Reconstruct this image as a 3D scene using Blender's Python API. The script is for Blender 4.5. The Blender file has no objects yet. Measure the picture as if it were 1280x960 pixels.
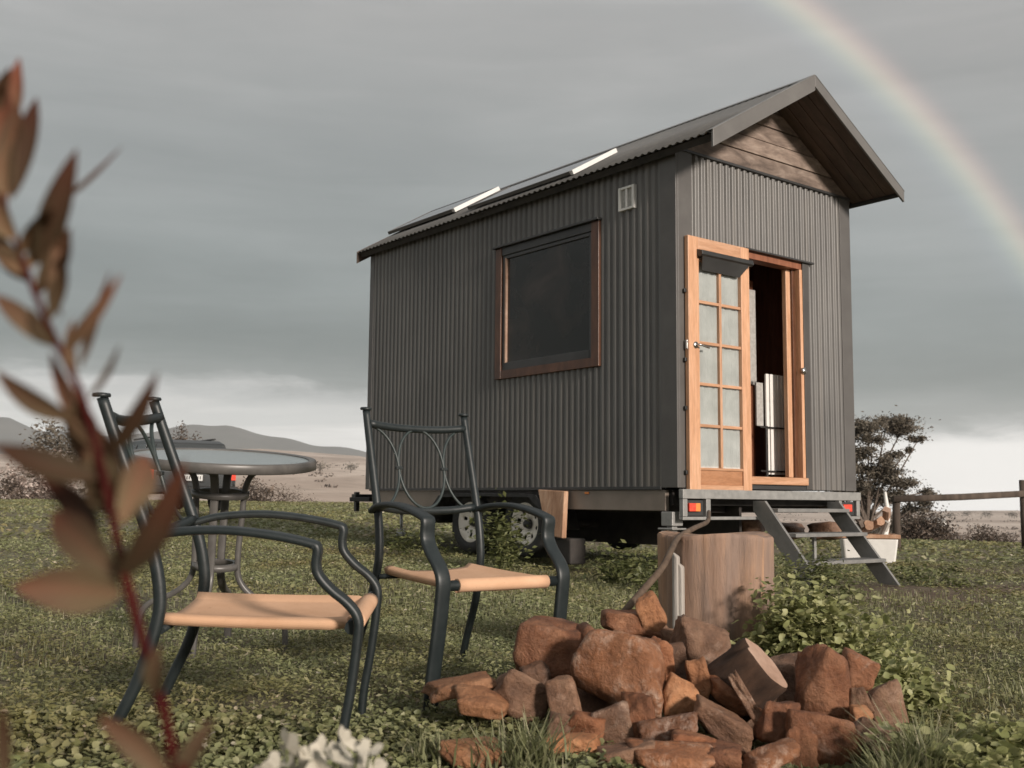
import bpy, bmesh, math, random
import numpy as np
from mathutils import Vector, Matrix, noise
R = math.radians
SC = bpy.context.scene
COL = SC.collection
rnd = random.Random(7)

# ------------------------------------------------------------------ camera
EYE = 0.68
FPX = 1352.0                       # focal length in photograph pixels (1280 wide)
PITCH = math.atan(146.5 / FPX)
ROLL = math.atan(0.0089)
cam_d = bpy.data.cameras.new("camera")
cam = bpy.data.objects.new("camera", cam_d)
COL.objects.link(cam)
cam_d.sensor_width = 36.0
cam_d.lens = 36.0 * FPX / 1280.0
cam_d.clip_start = 0.02
cam_d.clip_end = 12000
cam.location = (0, 0, EYE)
fw = Vector((0, math.cos(PITCH), math.sin(PITCH)))
r0 = Vector((1, 0, 0)); u0 = r0.cross(fw)
CR = r0 * math.cos(ROLL) + u0 * math.sin(ROLL)
CU = -r0 * math.sin(ROLL) + u0 * math.cos(ROLL)
cam.rotation_euler = Matrix((CR, CU, -fw)).transposed().to_euler()
cam_d.dof.use_dof = True
cam_d.dof.focus_distance = 5.0
cam_d.dof.aperture_fstop = 7.0
SC.camera = cam

def ray(px, py):
    return (fw + CR * ((px - 640) / FPX) + CU * ((480 - py) / FPX))
def at(px, py, d):                 # point on a ray at forward distance d
    r = ray(px, py)
    return Vector((0, 0, EYE)) + r * (d / r.y)

# ------------------------------------------------------------------ light
SUN_AZ, SUN_EL = R(145), R(17)     # azimuth clockwise from +Y
sun_dir = Vector((math.sin(SUN_AZ) * math.cos(SUN_EL), math.cos(SUN_AZ) * math.cos(SUN_EL), math.sin(SUN_EL)))
sl = bpy.data.lights.new("sun", 'SUN'); sun = bpy.data.objects.new("sun", sl); COL.objects.link(sun)
sl.energy = 5.0; sl.angle = R(8); sl.color = (1.0, 0.89, 0.79)
sun.rotation_euler = sun_dir.to_track_quat('Z', 'Y').to_euler()
sun.location = (0, -5, 20)
SC.view_settings.view_transform = 'Standard'
SC.view_settings.look = 'None'
SC.view_settings.exposure = 0.0
SC.view_settings.gamma = 1.0

# ------------------------------------------------------------------ node helper
class NT:
    def __init__(s, tree):
        s.t = tree; s.n = tree.nodes; s.l = tree.links
    def new(s, typ, **kw):
        n = s.n.new(typ)
        for k, v in kw.items():
            if k.startswith('i_'):
                key = k[2:]
                key = int(key) if key.isdigit() else key.replace('_', ' ')
                s.inp(n, key, v)
            else: setattr(n, k, v)
        return n
    def inp(s, n, key, v):
        if isinstance(v, bpy.types.NodeSocket): s.l.new(v, n.inputs[key])
        else: n.inputs[key].default_value = v
    def math(s, op, a, b=0.0, c=None):
        n = s.n.new('ShaderNodeMath'); n.operation = op
        s.inp(n, 0, a); s.inp(n, 1, b)
        if c is not None: s.inp(n, 2, c)
        return n.outputs[0]
    def mix(s, f, a, b, typ='MIX'):
        n = s.n.new('ShaderNodeMix'); n.data_type = 'RGBA'; n.blend_type = typ
        s.inp(n, 0, f); s.inp(n, 6, a); s.inp(n, 7, b)
        return n.outputs[2]
    def ramp(s, f, stops, interp='LINEAR'):
        n = s.n.new('ShaderNodeValToRGB'); n.color_ramp.interpolation = interp
        e = n.color_ramp.elements
        while len(e) < len(stops): e.new(0.5)
        for k, (p, c) in enumerate(stops):
            e[k].position = p
            e[k].color = c if len(c) == 4 else (*c, 1)
        s.inp(n, 0, f)
        return n.outputs[0]
    def noise(s, vec, scale, detail=4.0, rough=0.55, dist=0.0, out='Fac'):
        n = s.n.new('ShaderNodeTexNoise'); s.inp(n, 'Vector', vec)
        n.inputs['Scale'].default_value = scale; n.inputs['Detail'].default_value = detail
        n.inputs['Roughness'].default_value = rough; n.inputs['Distortion'].default_value = dist
        return n.outputs[out]

def g(v): return (v, v, v, 1)

# ------------------------------------------------------------------ world: storm cloud, bright band, rainbow
w = bpy.data.worlds.new("World"); SC.world = w; w.use_nodes = True
T = NT(w.node_tree); T.n.clear()
out = T.new('ShaderNodeOutputWorld')
sky = T.new('ShaderNodeTexSky', sky_type='NISHITA', sun_disc=False, sun_elevation=SUN_EL, sun_rotation=SUN_AZ)
bg1 = T.new('ShaderNodeBackground', i_Color=sky.outputs[0], i_Strength=0.08)
tc = T.new('ShaderNodeTexCoord')
nrm = T.new('ShaderNodeVectorMath', operation='NORMALIZE'); T.l.new(tc.outputs['Generated'], nrm.inputs[0])
D = nrm.outputs[0]
sep = T.new('ShaderNodeSeparateXYZ'); T.l.new(D, sep.inputs[0])
el = T.math('MULTIPLY', T.math('ARCSINE', sep.outputs[2]), 57.2958)
azs = T.math('MULTIPLY', T.math('ARCTAN2', sep.outputs[0], sep.outputs[1]), 57.2958)
mp = T.new('ShaderNodeMapping'); T.l.new(D, mp.inputs[0]); mp.inputs['Scale'].default_value = (1, 1, 5.0)
n1 = T.noise(mp.outputs[0], 3.0, 6, 0.55, 0.3)
n2 = T.noise(mp.outputs[0], 9.0, 8, 0.6, 0.4)
mp2 = T.new('ShaderNodeMapping'); T.l.new(D, mp2.inputs[0]); mp2.inputs['Scale'].default_value = (1, 1, 9.0); mp2.inputs['Location'].default_value = (3.1, 0.2, 1.7)
n3 = T.noise(mp2.outputs[0], 4.0, 5, 0.5, 0.5)
# the cloud base sits lower towards the right of the view
tilt = T.new('ShaderNodeMapRange', interpolation_type='SMOOTHSTEP'); T.l.new(azs, tilt.inputs[0])
tilt.inputs[1].default_value = -12; tilt.inputs[2].default_value = 20; tilt.inputs[3].default_value = 0.0; tilt.inputs[4].default_value = 2.2
e2 = T.math('ADD', el, tilt.outputs[0])
pert = T.math('ADD', T.math('MULTIPLY', T.math('SUBTRACT', n1, 0.5), 4.5), T.math('MULTIPLY', T.math('SUBTRACT', n2, 0.5), 2.6))
e3 = T.math('ADD', e2, pert)
f = T.math('DIVIDE', T.math('ADD', e3, 5.0), 95.0)
def ep(e): return (e + 5.0) / 95.0
base = T.ramp(f, [(0.0, (.90, .885, .86)), (ep(4.2), (.88, .87, .845)), (ep(5.6), (.62, .625, .615)), (ep(6.4), (.27, .295, .29)),
                  (ep(7.8), (.195, .225, .22)), (ep(12.0), (.275, .305, .30)), (ep(17.0), (.355, .375, .37)), (ep(25), (.42, .42, .41)), (1.0, (.50, .50, .49))])
# streaks in the bright band, soft mottling in the cloud
streak = T.ramp(n3, [(0.38, (.62, .65, .66)), (0.50, (.9, .9, .9)), (0.60, (1.18, 1.18, 1.18))])
lowm = T.new('ShaderNodeMapRange', interpolation_type='SMOOTHSTEP'); T.l.new(e3, lowm.inputs[0])
lowm.inputs[1].default_value = 9.0; lowm.inputs[2].default_value = 3.0; lowm.inputs[3].default_value = 0.14; lowm.inputs[4].default_value = 0.6
colr = T.mix(lowm.outputs[0], base, streak, 'MULTIPLY')
mott = T.ramp(n1, [(0.3, g(.93)), (0.7, g(1.07))])
colr = T.mix(1.0, colr, mott, 'MULTIPLY')
# brighter break low on the right
brk_a = T.new('ShaderNodeMapRange', interpolation_type='SMOOTHSTEP'); T.l.new(azs, brk_a.inputs[0])
brk_a.inputs[1].default_value = 8; brk_a.inputs[2].default_value = 24; brk_a.inputs[3].default_value = 0; brk_a.inputs[4].default_value = 1
brk_e = T.new('ShaderNodeMapRange', interpolation_type='SMOOTHSTEP'); T.l.new(T.math('ADD', el, T.math('MULTIPLY', pert, 0.5)), brk_e.inputs[0])
brk_e.inputs[1].default_value = 3.9; brk_e.inputs[2].default_value = 2.9; brk_e.inputs[3].default_value = 0; brk_e.inputs[4].default_value = 1
colr = T.mix(T.math('MULTIPLY', T.math('MULTIPLY', brk_a.outputs[0], brk_e.outputs[0]), 0.85), colr, (1.12, 1.09, 1.05, 1))
# rainbow, 42 degrees round the antisolar point
AZ0, EL0 = R(-11), R(-8.5)
anti = (math.sin(AZ0) * math.cos(EL0), math.cos(AZ0) * math.cos(EL0), math.sin(EL0))
dt = T.new('ShaderNodeVectorMath', operation='DOT_PRODUCT'); T.l.new(D, dt.inputs[0]); dt.inputs[1].default_value = anti
ang = T.math('MULTIPLY', T.math('ARCCOSINE', dt.outputs['Value']), 57.2958)
rb = T.ramp(T.math('DIVIDE', T.math('SUBTRACT', ang, 39.2), 4.3),
            [(0.0, g(0.02)), (0.28, (.03, .03, .035)), (0.42, (.045, .055, .065)), (0.54, (.15, .17, .12)), (0.64, (.27, .22, .14)), (0.74, (.21, .11, .08)), (0.86, (0.015, 0.0, 0.0)), (1.0, (0, 0, 0))], 'B_SPLINE')
rbm = T.new('ShaderNodeMapRange', interpolation_type='SMOOTHSTEP'); T.l.new(el, rbm.inputs[0]); rbm.inputs[1].default_value = 5; rbm.inputs[2].default_value = 11
# inside glow only close to the bow
ins = T.new('ShaderNodeMapRange', interpolation_type='SMOOTHSTEP'); T.l.new(ang, ins.inputs[0]); ins.inputs[1].default_value = 30; ins.inputs[2].default_value = 39.5
rbf = T.math('MULTIPLY', T.math('MULTIPLY', rbm.outputs[0], ins.outputs[0]), 0.9)
colr = T.mix(rbf, colr, rb, 'ADD')
bg2 = T.new('ShaderNodeBackground', i_Color=colr, i_Strength=1.0)
mx = T.new('ShaderNodeMixShader'); mx.inputs[0].default_value = 0.94
T.l.new(bg1.outputs[0], mx.inputs[1]); T.l.new(bg2.outputs[0], mx.inputs[2]); T.l.new(mx.outputs[0], out.inputs[0])

# ------------------------------------------------------------------ materials
def mat(name):
    m = bpy.data.materials.new(name); m.use_nodes = True
    t = NT(m.node_tree)
    return m, t, m.node_tree.nodes['Principled BSDF']
def bump(t, p, h, strength=0.3, dist=0.01):
    b = t.new('ShaderNodeBump'); b.inputs['Strength'].default_value = strength; b.inputs['Distance'].default_value = dist
    t.inp(b, 'Height', h); t.l.new(b.outputs[0], p.inputs['Normal'])
def simple(name, c1, c2=None, rough=0.6, metal=0.0, scale=8.0, bmp=0.0, bscale=60.0, stretch=None, spec=0.5, lo=.35, hi=.65, island=0.0):
    m, t, p = mat(name)
    tc = t.new('ShaderNodeTexCoord'); v = tc.outputs['Object']
    if stretch:
        mpn = t.new('ShaderNodeMapping'); t.l.new(v, mpn.inputs[0]); mpn.inputs['Scale'].default_value = stretch; v = mpn.outputs[0]
    if c2 is not None:
        col = t.ramp(t.noise(v, scale, 6, .6, .2), [(lo, c1), (hi, c2)])
        if island:
            oi = t.new('ShaderNodeObjectInfo')
            col = t.mix(1.0, col, t.ramp(oi.outputs['Random'], [(0, g(1 - island)), (1, g(1 + island))]), 'MULTIPLY')
        t.l.new(col, p.inputs['Base Color'])
    else: p.inputs['Base Color'].default_value = (*c1, 1)
    p.inputs['Roughness'].default_value = rough; p.inputs['Metallic'].default_value = metal
    p.inputs['Specular IOR Level'].default_value = spec
    if bmp: bump(t, p, t.noise(v, bscale, 6, .6), bmp)
    return m
M = {}
def corr_mat(name, c1, c2, rough):
    m, t, p = mat(name)
    tc = t.new('ShaderNodeTexCoord')
    mpn = t.new('ShaderNodeMapping'); t.l.new(tc.outputs['Object'], mpn.inputs[0]); mpn.inputs['Scale'].default_value = (1, 1, .18)
    a = t.noise(mpn.outputs[0], 5, 7, .65, .1)
    b = t.noise(tc.outputs['Object'], 1.1, 4, .5)
    col = t.ramp(a, [(.3, c1), (.7, c2)])
    col = t.mix(1, col, t.ramp(b, [(.35, (.88, .87, .86)), (.7, (1.1, 1.09, 1.07))]), 'MULTIPLY')
    t.l.new(col, p.inputs['Base Color'])
    mps = t.new('ShaderNodeMapping'); t.l.new(tc.outputs['Object'], mps.inputs[0]); mps.inputs['Scale'].default_value = (1, 1, .06)
    stq = t.noise(mps.outputs[0], 16, 4, .6)
    sz = t.new('ShaderNodeSeparateXYZ'); t.l.new(tc.outputs['Object'], sz.inputs[0])
    low = t.new('ShaderNodeMapRange', interpolation_type='SMOOTHSTEP'); t.l.new(sz.outputs[2], low.inputs[0]); low.inputs[1].default_value = 1.35; low.inputs[2].default_value = .8
    col = t.mix(t.math('MULTIPLY', t.ramp(stq, [(.52, g(0)), (.72, g(.35))]), 1.0), col, (.21, .19, .165, 1))
    col = t.mix(t.math('MULTIPLY', low.outputs[0], t.ramp(a, [(.4, g(0)), (.65, g(.3))])), col, (.20, .165, .13, 1))
    t.l.new(col, p.inputs['Base Color'])
    p.inputs['Roughness'].default_value = rough; p.inputs['Specular IOR Level'].default_value = .45
    bump(t, p, t.noise(tc.outputs['Object'], 3.0, 3, .5), .12, .01)
    return m
M['clad'] = corr_mat('charcoal_painted_steel', (.118, .116, .113), (.150, .147, .143), .40)
M['roof'] = corr_mat('charcoal_roof_steel', (.10, .098, .094), (.13, .127, .12), .36)
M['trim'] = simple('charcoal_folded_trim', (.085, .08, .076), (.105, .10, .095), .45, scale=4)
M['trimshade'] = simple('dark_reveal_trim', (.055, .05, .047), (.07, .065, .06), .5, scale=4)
M['trimdark'] = simple('black_flashing', (.03, .03, .03), (.045, .045, .045), .4, scale=4)
M['barge'] = simple('dark_folded_barge', (.11, .105, .10), (.14, .135, .128), .45, scale=3)
M['galv'] = simple('galvanised_steel', (.26, .26, .25), (.36, .355, .34), .48, .35, scale=14, bmp=.1)
M['steelgrey'] = simple('grey_painted_steel', (.17, .17, .165), (.23, .225, .215), .5, .1, scale=9, bmp=.12)
def wood_mat(name, c1, c2, c3, stretch, rough=.45, scale=3.0, bmp=.25, island=.12):
    m, t, p = mat(name)
    tc = t.new('ShaderNodeTexCoord')
    mpn = t.new('ShaderNodeMapping'); t.l.new(tc.outputs['Object'], mpn.inputs[0]); mpn.inputs['Scale'].default_value = stretch
    a = t.noise(mpn.outputs[0], scale, 8, .62, .6)
    b = t.noise(mpn.outputs[0], scale * 5, 5, .7, .2)
    col = t.ramp(a, [(.28, c1), (.5, c2), (.72, c3)])
    col = t.mix(.35, col, t.ramp(b, [(.35, g(.55)), (.65, g(1.25))]), 'MULTIPLY')
    oi = t.new('ShaderNodeObjectInfo')
    col = t.mix(1.0, col, t.ramp(oi.outputs['Random'], [(0, g(1 - island)), (1, g(1 + island))]), 'MULTIPLY')
    t.l.new(col, p.inputs['Base Color'])
    p.inputs['Roughness'].default_value = rough
    bump(t, p, b, bmp, .004)
    return m
M['cedarv'] = wood_mat('oiled_cedar_upright', (.42, .215, .115), (.54, .30, .175), (.62, .38, .245), (9, 9, .8))
M['cedarh'] = wood_mat('oiled_cedar_rail', (.40, .205, .11), (.52, .285, .165), (.60, .36, .23), (.9, 9, 9))
M['cedarpanel'] = wood_mat('oiled_cedar_panel', (.33, .15, .07), (.43, .205, .10), (.50, .26, .145), (1.2, 9, 6))
M['winframe'] = wood_mat('dark_cedar_window_frame', (.055, .022, .011), (.095, .038, .018), (.14, .06, .03), (3, 3, 1.0), rough=.4)
M['gable'] = wood_mat('weathered_gable_board', (.06, .042, .034), (.20, .15, .12), (.36, .29, .24), (1.3, 1.3, 3.5), rough=.65, scale=2.4, island=.2)
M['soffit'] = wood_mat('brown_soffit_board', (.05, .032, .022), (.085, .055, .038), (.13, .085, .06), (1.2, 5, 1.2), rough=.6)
M['inner'] = wood_mat('red_brown_lining', (.16, .055, .026), (.27, .098, .048), (.34, .135, .07), (8, 8, .8), rough=.5)
M['deck'] = simple('dark_floor', (.06, .035, .02), (.10, .06, .035), .5)
M['black'] = simple('black_rubber', (.012, .012, .012), (.03, .03, .03), .7, scale=20, bmp=.2)
M['blackplastic'] = simple('black_plastic', (.02, .02, .02), (.032, .032, .03), .38)
M['fairing'] = simple('beige_painted_chassis', (.20, .165, .135), (.26, .215, .18), .5, scale=3, bmp=.05)
M['under'] = simple('dark_underbody', (.02, .018, .016), (.04, .034, .03), .8)
M['redlens'] = simple('red_lens', (.62, .05, .03), (.75, .09, .05), .22, scale=30)
M['orangelens'] = simple('orange_lens', (.7, .22, .05), (.75, .26, .06), .25, scale=30)
M['chrome'] = simple('brushed_metal', (.55, .54, .52), None, .28, 1.0)
M['whitewheel'] = simple('cream_wheel_paint', (.74, .68, .60), (.82, .77, .70), .45, scale=12, bmp=.1)
M['slabwood'] = wood_mat('raw_timber_slab', (.24, .125, .07), (.40, .23, .14), (.52, .35, .24), (5, 5, 1.0), rough=.7)
M['white'] = simple('white_paint', (.68, .67, .64), (.76, .75, .72), .45, scale=10)
M['vent'] = simple('grey_mesh', (.30, .29, .27), (.42, .41, .39), .6, scale=40)
M['alu'] = simple('white_aluminium', (.68, .68, .66), (.74, .74, .72), .5, scale=5)
M['curtain'] = simple('sheer_curtain', (.44, .445, .425), (.58, .585, .56), .85, scale=5)
m, t, p = mat('door_glass')
t.n.remove(p); o_ = t.n['Material Output']
tr = t.new('ShaderNodeBsdfTransparent', i_Color=(.93, .94, .94, 1)); gl = t.new('ShaderNodeBsdfGlossy', i_Roughness=.03)
lw = t.new('ShaderNodeLayerWeight'); mxs = t.new('ShaderNodeMixShader', i_Fac=t.math('ADD', t.math('MULTIPLY', t.math('POWER', lw.outputs['Facing'], 4.0), .6), .05))
t.l.new(tr.outputs[0], mxs.inputs[1]); t.l.new(gl.outputs[0], mxs.inputs[2]); t.l.new(mxs.outputs[0], o_.inputs[0])
M['glass'] = m
m, t, p = mat('dark_window_glass')
p.inputs['Base Color'].default_value = (.022, .02, .018, 1); p.inputs['Roughness'].default_value = .05
tc = t.new('ShaderNodeTexCoord')
col = t.ramp(t.noise(tc.outputs['Object'], 2.2, 5, .55, .5), [(.45, (.018, .017, .015)), (.62, (.035, .028, .024)), (.75, (.06, .047, .04))])  # lighter mottling in the base colour stands in for a faint reflection
t.l.new(col, p.inputs['Base Color'])
M['darkglass'] = m
m, t, p = mat('solar_glass'); p.inputs['Base Color'].default_value = (.02, .025, .035, 1); p.inputs['Roughness'].default_value = .08
M['solar'] = m
M['chair'] = simple('dark_green_powder_coat', (.009, .014, .015), (.016, .022, .023), .46, scale=25, bmp=.05, spec=.5)
M['rod'] = simple('dark_green_wrought_rod', (.022, .034, .034), (.035, .046, .045), .45, scale=25)
def fabric(name, c1, c2):
    m, t, p = mat(name)
    tc = t.new('ShaderNodeTexCoord')
    wv = t.new('ShaderNodeTexWave', bands_direction='X'); t.l.new(tc.outputs['Object'], wv.inputs[0]); wv.inputs['Scale'].default_value = 160
    wv2 = t.new('ShaderNodeTexWave', bands_direction='Y'); t.l.new(tc.outputs['Object'], wv2.inputs[0]); wv2.inputs['Scale'].default_value = 160
    a = t.noise(tc.outputs['Object'], 5, 6, .65, .4)
    col = t.ramp(a, [(.3, c1), (.7, c2)])
    sp = t.noise(tc.outputs['Object'], 60, 3, .6)
    col = t.mix(t.ramp(sp, [(.70, g(0)), (.78, g(.7))]), col, (.18, .09, .05, 1))
    t.l.new(col, p.inputs['Base Color']); p.inputs['Roughness'].default_value = .8
    bump(t, p, t.math('ADD', wv.outputs['Fac'], wv2.outputs['Fac']), .15, .001)
    return m
M['sling'] = fabric('orange_sling_fabric', (.54, .315, .185), (.66, .41, .26))
M['seam'] = simple('brown_seam', (.30, .14, .07), None, .8)
M['tablerim'] = simple('bronze_grey_powder_coat', (.085, .08, .075), (.12, .113, .105), .4, scale=20)
m, t, p = mat('pebbled_table_glass'); p.inputs['Base Color'].default_value = (.30, .34, .345, 1); p.inputs['Roughness'].default_value = .18
tc = t.new('ShaderNodeTexCoord'); bump(t, p, t.noise(tc.outputs['Object'], 120, 2, .5), .35, .003)
M['tableglass'] = m
# stone
def rock_mat(name, c1, c2, c3, vein=.0):
    m, t, p = mat(name)
    tc = t.new('ShaderNodeTexCoord'); v = tc.outputs['Object']
    oi = t.new('ShaderNodeObjectInfo')
    vm = t.new('ShaderNodeVectorMath', operation='ADD'); t.l.new(v, vm.inputs[0])
    cx = t.new('ShaderNodeCombineXYZ'); t.l.new(t.math('MULTIPLY', oi.outputs['Random'], 37.0), cx.inputs[0]); t.l.new(cx.outputs[0], vm.inputs[1]); v = vm.outputs[0]
    a = t.noise(v, 9, 9, .65, .5); b = t.noise(v, 45, 8, .7, .2); c = t.noise(v, 5, 6, .6, 1.2)
    col = t.ramp(a, [(.3, c1), (.48, c2), (.68, c3)])
    col = t.mix(.6, col, t.ramp(b, [(.3, g(.5)), (.55, g(1.0)), (.75, g(1.45))]), 'MULTIPLY')
    vn = t.ramp(c, [(.58 - vein * .12, g(0)), (.62 - vein * .12, g(.25)), (.70 - vein * .12, g(.85))])
    fine = t.ramp(t.noise(v, 26, 8, .75, .8), [(.45, g(0)), (.6, g(1))])
    col = t.mix(t.math('MULTIPLY', vn, fine), col, (.55, .40, .31, 1))
    col = t.mix(1.0, col, t.ramp(oi.outputs['Random'], [(0, (.62, .60, .60)), (.5, (.86, .85, .84)), (1, (1.12, 1.06, 1.0))]), 'MULTIPLY')
    t.l.new(col, p.inputs['Base Color']); p.inputs['Roughness'].default_value = .62
    hh = t.math('ADD', t.math('MULTIPLY', b, .6), t.math('MULTIPLY', a, 1.0))
    bump(t, p, hh, 1.0, .018)
    return m
M['rock_red'] = rock_mat('red_brown_stone', (.11, .040, .017), (.25, .098, .042), (.39, .185, .095))
M['rock_vein'] = rock_mat('veined_red_stone', (.14, .054, .022), (.27, .112, .048), (.38, .18, .092), .9)
M['rock_grey'] = rock_mat('grey_brown_stone', (.10, .050, .029), (.20, .108, .064), (.32, .195, .125), .4)
M['rock_orange'] = rock_mat('orange_split_stone', (.24, .098, .040), (.38, .175, .080), (.50, .265, .14))
M['cutface'] = wood_mat('pale_cut_wood_face', (.30, .18, .12), (.40, .26, .19), (.48, .33, .25), (3, 3, 3), rough=.7)
M['stump'] = None
m, t, p = mat('sawn_stump_wood')
tc = t.new('ShaderNodeTexCoord'); mpn = t.new('ShaderNodeMapping'); t.l.new(tc.outputs['Object'], mpn.inputs[0]); mpn.inputs['Scale'].default_value = (1, 1, .14)
a = t.noise(mpn.outputs[0], 4.2, 6, .6, 1.4); b = t.noise(mpn.outputs[0], 46, 8, .75, .8)
mp3 = t.new('ShaderNodeMapping'); t.l.new(tc.outputs['Object'], mp3.inputs[0]); mp3.inputs['Scale'].default_value = (1, 1, .3)
cc = t.noise(mp3.outputs[0], 4.5, 6, .6, .8)
col = t.ramp(a, [(.30, (.18, .105, .07)), (.44, (.29, .185, .13)), (.56, (.42, .25, .155)), (.74, (.50, .31, .20))])
col = t.mix(t.ramp(cc, [(.45, g(0)), (.58, g(.85))]), col, (.235, .165, .13, 1))
col = t.mix(.5, col, t.ramp(b, [(.28, g(.5)), (.5, g(1.0)), (.75, g(1.2))]), 'MULTIPLY')
t.l.new(col, p.inputs['Base Color']); p.inputs['Roughness'].default_value = .75
bump(t, p, b, .6, .010)
M['stump'] = m
M['bark'] = simple('grey_brown_bark', (.075, .055, .042), (.17, .135, .11), .9, scale=14, bmp=.8, bscale=30, stretch=(1, 1, .3))
M['logbark'] = simple('dark_brown_log_bark', (.028, .015, .009), (.085, .045, .026), .85, scale=14, bmp=.8, bscale=30, stretch=(1, 1, .3))
M['palestrip'] = simple('silvered_wood', (.34, .31, .28), (.46, .43, .39), .8, scale=12, bmp=.5, stretch=(1, 1, .1))
M['post'] = simple('weathered_post', (.045, .032, .024), (.10, .075, .058), .85, scale=8, bmp=.5, stretch=(1, 1, .2))
M['hose'] = simple('brown_root', (.07, .045, .03), (.13, .09, .06), .8, scale=20, bmp=.5)
# leaves: colour differs leaf by leaf
def leaf_mat(name, stops, rough=.5, trans=.25, patch=None, pscale=.7):
    m, t, p = mat(name)
    ge = t.new('ShaderNodeNewGeometry')
    col = t.ramp(ge.outputs['Random Per Island'], stops)
    if patch:
        a = t.noise(ge.outputs['Position'], pscale, 4, .6, .3)
        col = t.mix(t.ramp(a, [(.42, g(0)), (.62, g(1))]), col, t.mix(1.0, col, patch, 'MULTIPLY'))
    t.l.new(col, p.inputs['Base Color']); p.inputs['Roughness'].default_value = rough; p.inputs['Specular IOR Level'].default_value = .35
    if trans:
        tl = t.new('ShaderNodeBsdfTranslucent'); t.l.new(col, tl.inputs[0])
        ms = t.new('ShaderNodeMixShader', i_Fac=trans); t.l.new(p.outputs[0], ms.inputs[1]); t.l.new(tl.outputs[0], ms.inputs[2])
        t.l.new(ms.outputs[0], t.n['Material Output'].inputs[0])
    return m
M['clover'] = leaf_mat('clover_leaves', [(0, (.17, .188, .088)), (.35, (.22, .238, .112)), (.7, (.275, .288, .146)), (.95, (.32, .32, .185)), (.985, (.34, .31, .22)), (1, (.60, .57, .47))], patch=(.90, .78, .68, 1), pscale=.9)
M['grass'] = leaf_mat('grass_blades', [(0, (.14, .152, .07)), (.5, (.205, .215, .105)), (.9, (.27, .26, .15)), (1, (.42, .38, .27))])
M['mallow'] = leaf_mat('mallow_leaves', [(0, (.22, .24, .095)), (.5, (.33, .34, .15)), (1, (.46, .45, .24))], trans=.32)
M['weed'] = leaf_mat('dark_weed_leaves', [(0, (.06, .072, .026)), (.6, (.12, .135, .05)), (1, (.20, .205, .09))])
M['gum'] = leaf_mat('gum_tree_leaves', [(0, (.07, .058, .043)), (.6, (.13, .11, .083)), (1, (.22, .19, .15))], trans=.1)
M['dryscrub'] = leaf_mat('dry_scrub', [(0, (.05, .037, .028)), (.6, (.10, .075, .058)), (1, (.17, .13, .10))], trans=.1)
M['blossom'] = leaf_mat('pale_scrub', [(0, (.12, .085, .07)), (.45, (.26, .20, .17)), (1, (.60, .51, .46))], trans=.1)
M['redstem'] = simple('red_stem', (.034, .002, .0015), (.055, .004, .003), .8, scale=30, spec=.15)
m, t, p = mat('bronze_leaf')
tc = t.new('ShaderNodeTexCoord'); oi = t.new('ShaderNodeObjectInfo')
uv = t.new('ShaderNodeSeparateXYZ'); t.l.new(tc.outputs['Object'], uv.inputs[0])
a = t.noise(tc.outputs['Object'], 30, 4, .6, .5)
col = t.ramp(t.math('ADD', t.math('MULTIPLY', uv.outputs[1], 17.0), t.math('MULTIPLY', t.math('SUBTRACT', a, .5), .6)), [(0.0, (.165, .135, .08)), (.45, (.135, .088, .055)), (.8, (.13, .052, .032)), (1.0, (.14, .036, .020))])
vein = t.new('ShaderNodeTexWave', bands_direction='DIAGONAL'); t.l.new(tc.outputs['Object'], vein.inputs[0]); vein.inputs['Scale'].default_value = 180; vein.inputs['Distortion'].default_value = 1.5
mid = t.ramp(t.math('ABSOLUTE', uv.outputs[0]), [(0.0, g(1)), (.0008, g(0))])
col = t.mix(t.math('MULTIPLY', vein.outputs['Fac'], .35), col, t.mix(1.0, col, (.6, .55, .5, 1), 'MULTIPLY'))
col = t.mix(t.math('MULTIPLY', mid, .4), col, (.20, .09, .055, 1))
rr = t.ramp(oi.outputs['Random'], [(0, (.34, .30, .28)), (.3, (.55, .55, .52)), (.6, (.85, .80, .78)), (1, (1.15, 1.05, 1.0))])
col = t.mix(1, col, rr, 'MULTIPLY')
t.l.new(col, p.inputs['Base Color']); p.inputs['Roughness'].default_value = .7; p.inputs['Specular IOR Level'].default_value = .15
tl = t.new('ShaderNodeBsdfTranslucent'); t.l.new(col, tl.inputs[0]); ms = t.new('ShaderNodeMixShader', i_Fac=.16)
t.l.new(p.outputs[0], ms.inputs[1]); t.l.new(tl.outputs[0], ms.inputs[2]); t.l.new(ms.outputs[0], t.n['Material Output'].inputs[0])
M['bronze'] = m
M['petal'] = simple('cream_petals', (.40, .37, .30), (.50, .46, .38), .7, scale=30)
M['carpaint'] = simple('dark_grey_car_paint', (.055, .06, .062), (.07, .073, .075), .3, .5, scale=3)
M['carglass'] = simple('tinted_car_glass', (.045, .05, .052), None, .12)
M['plate'] = simple('white_number_plate', (.72, .72, .70), None, .5)
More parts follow.
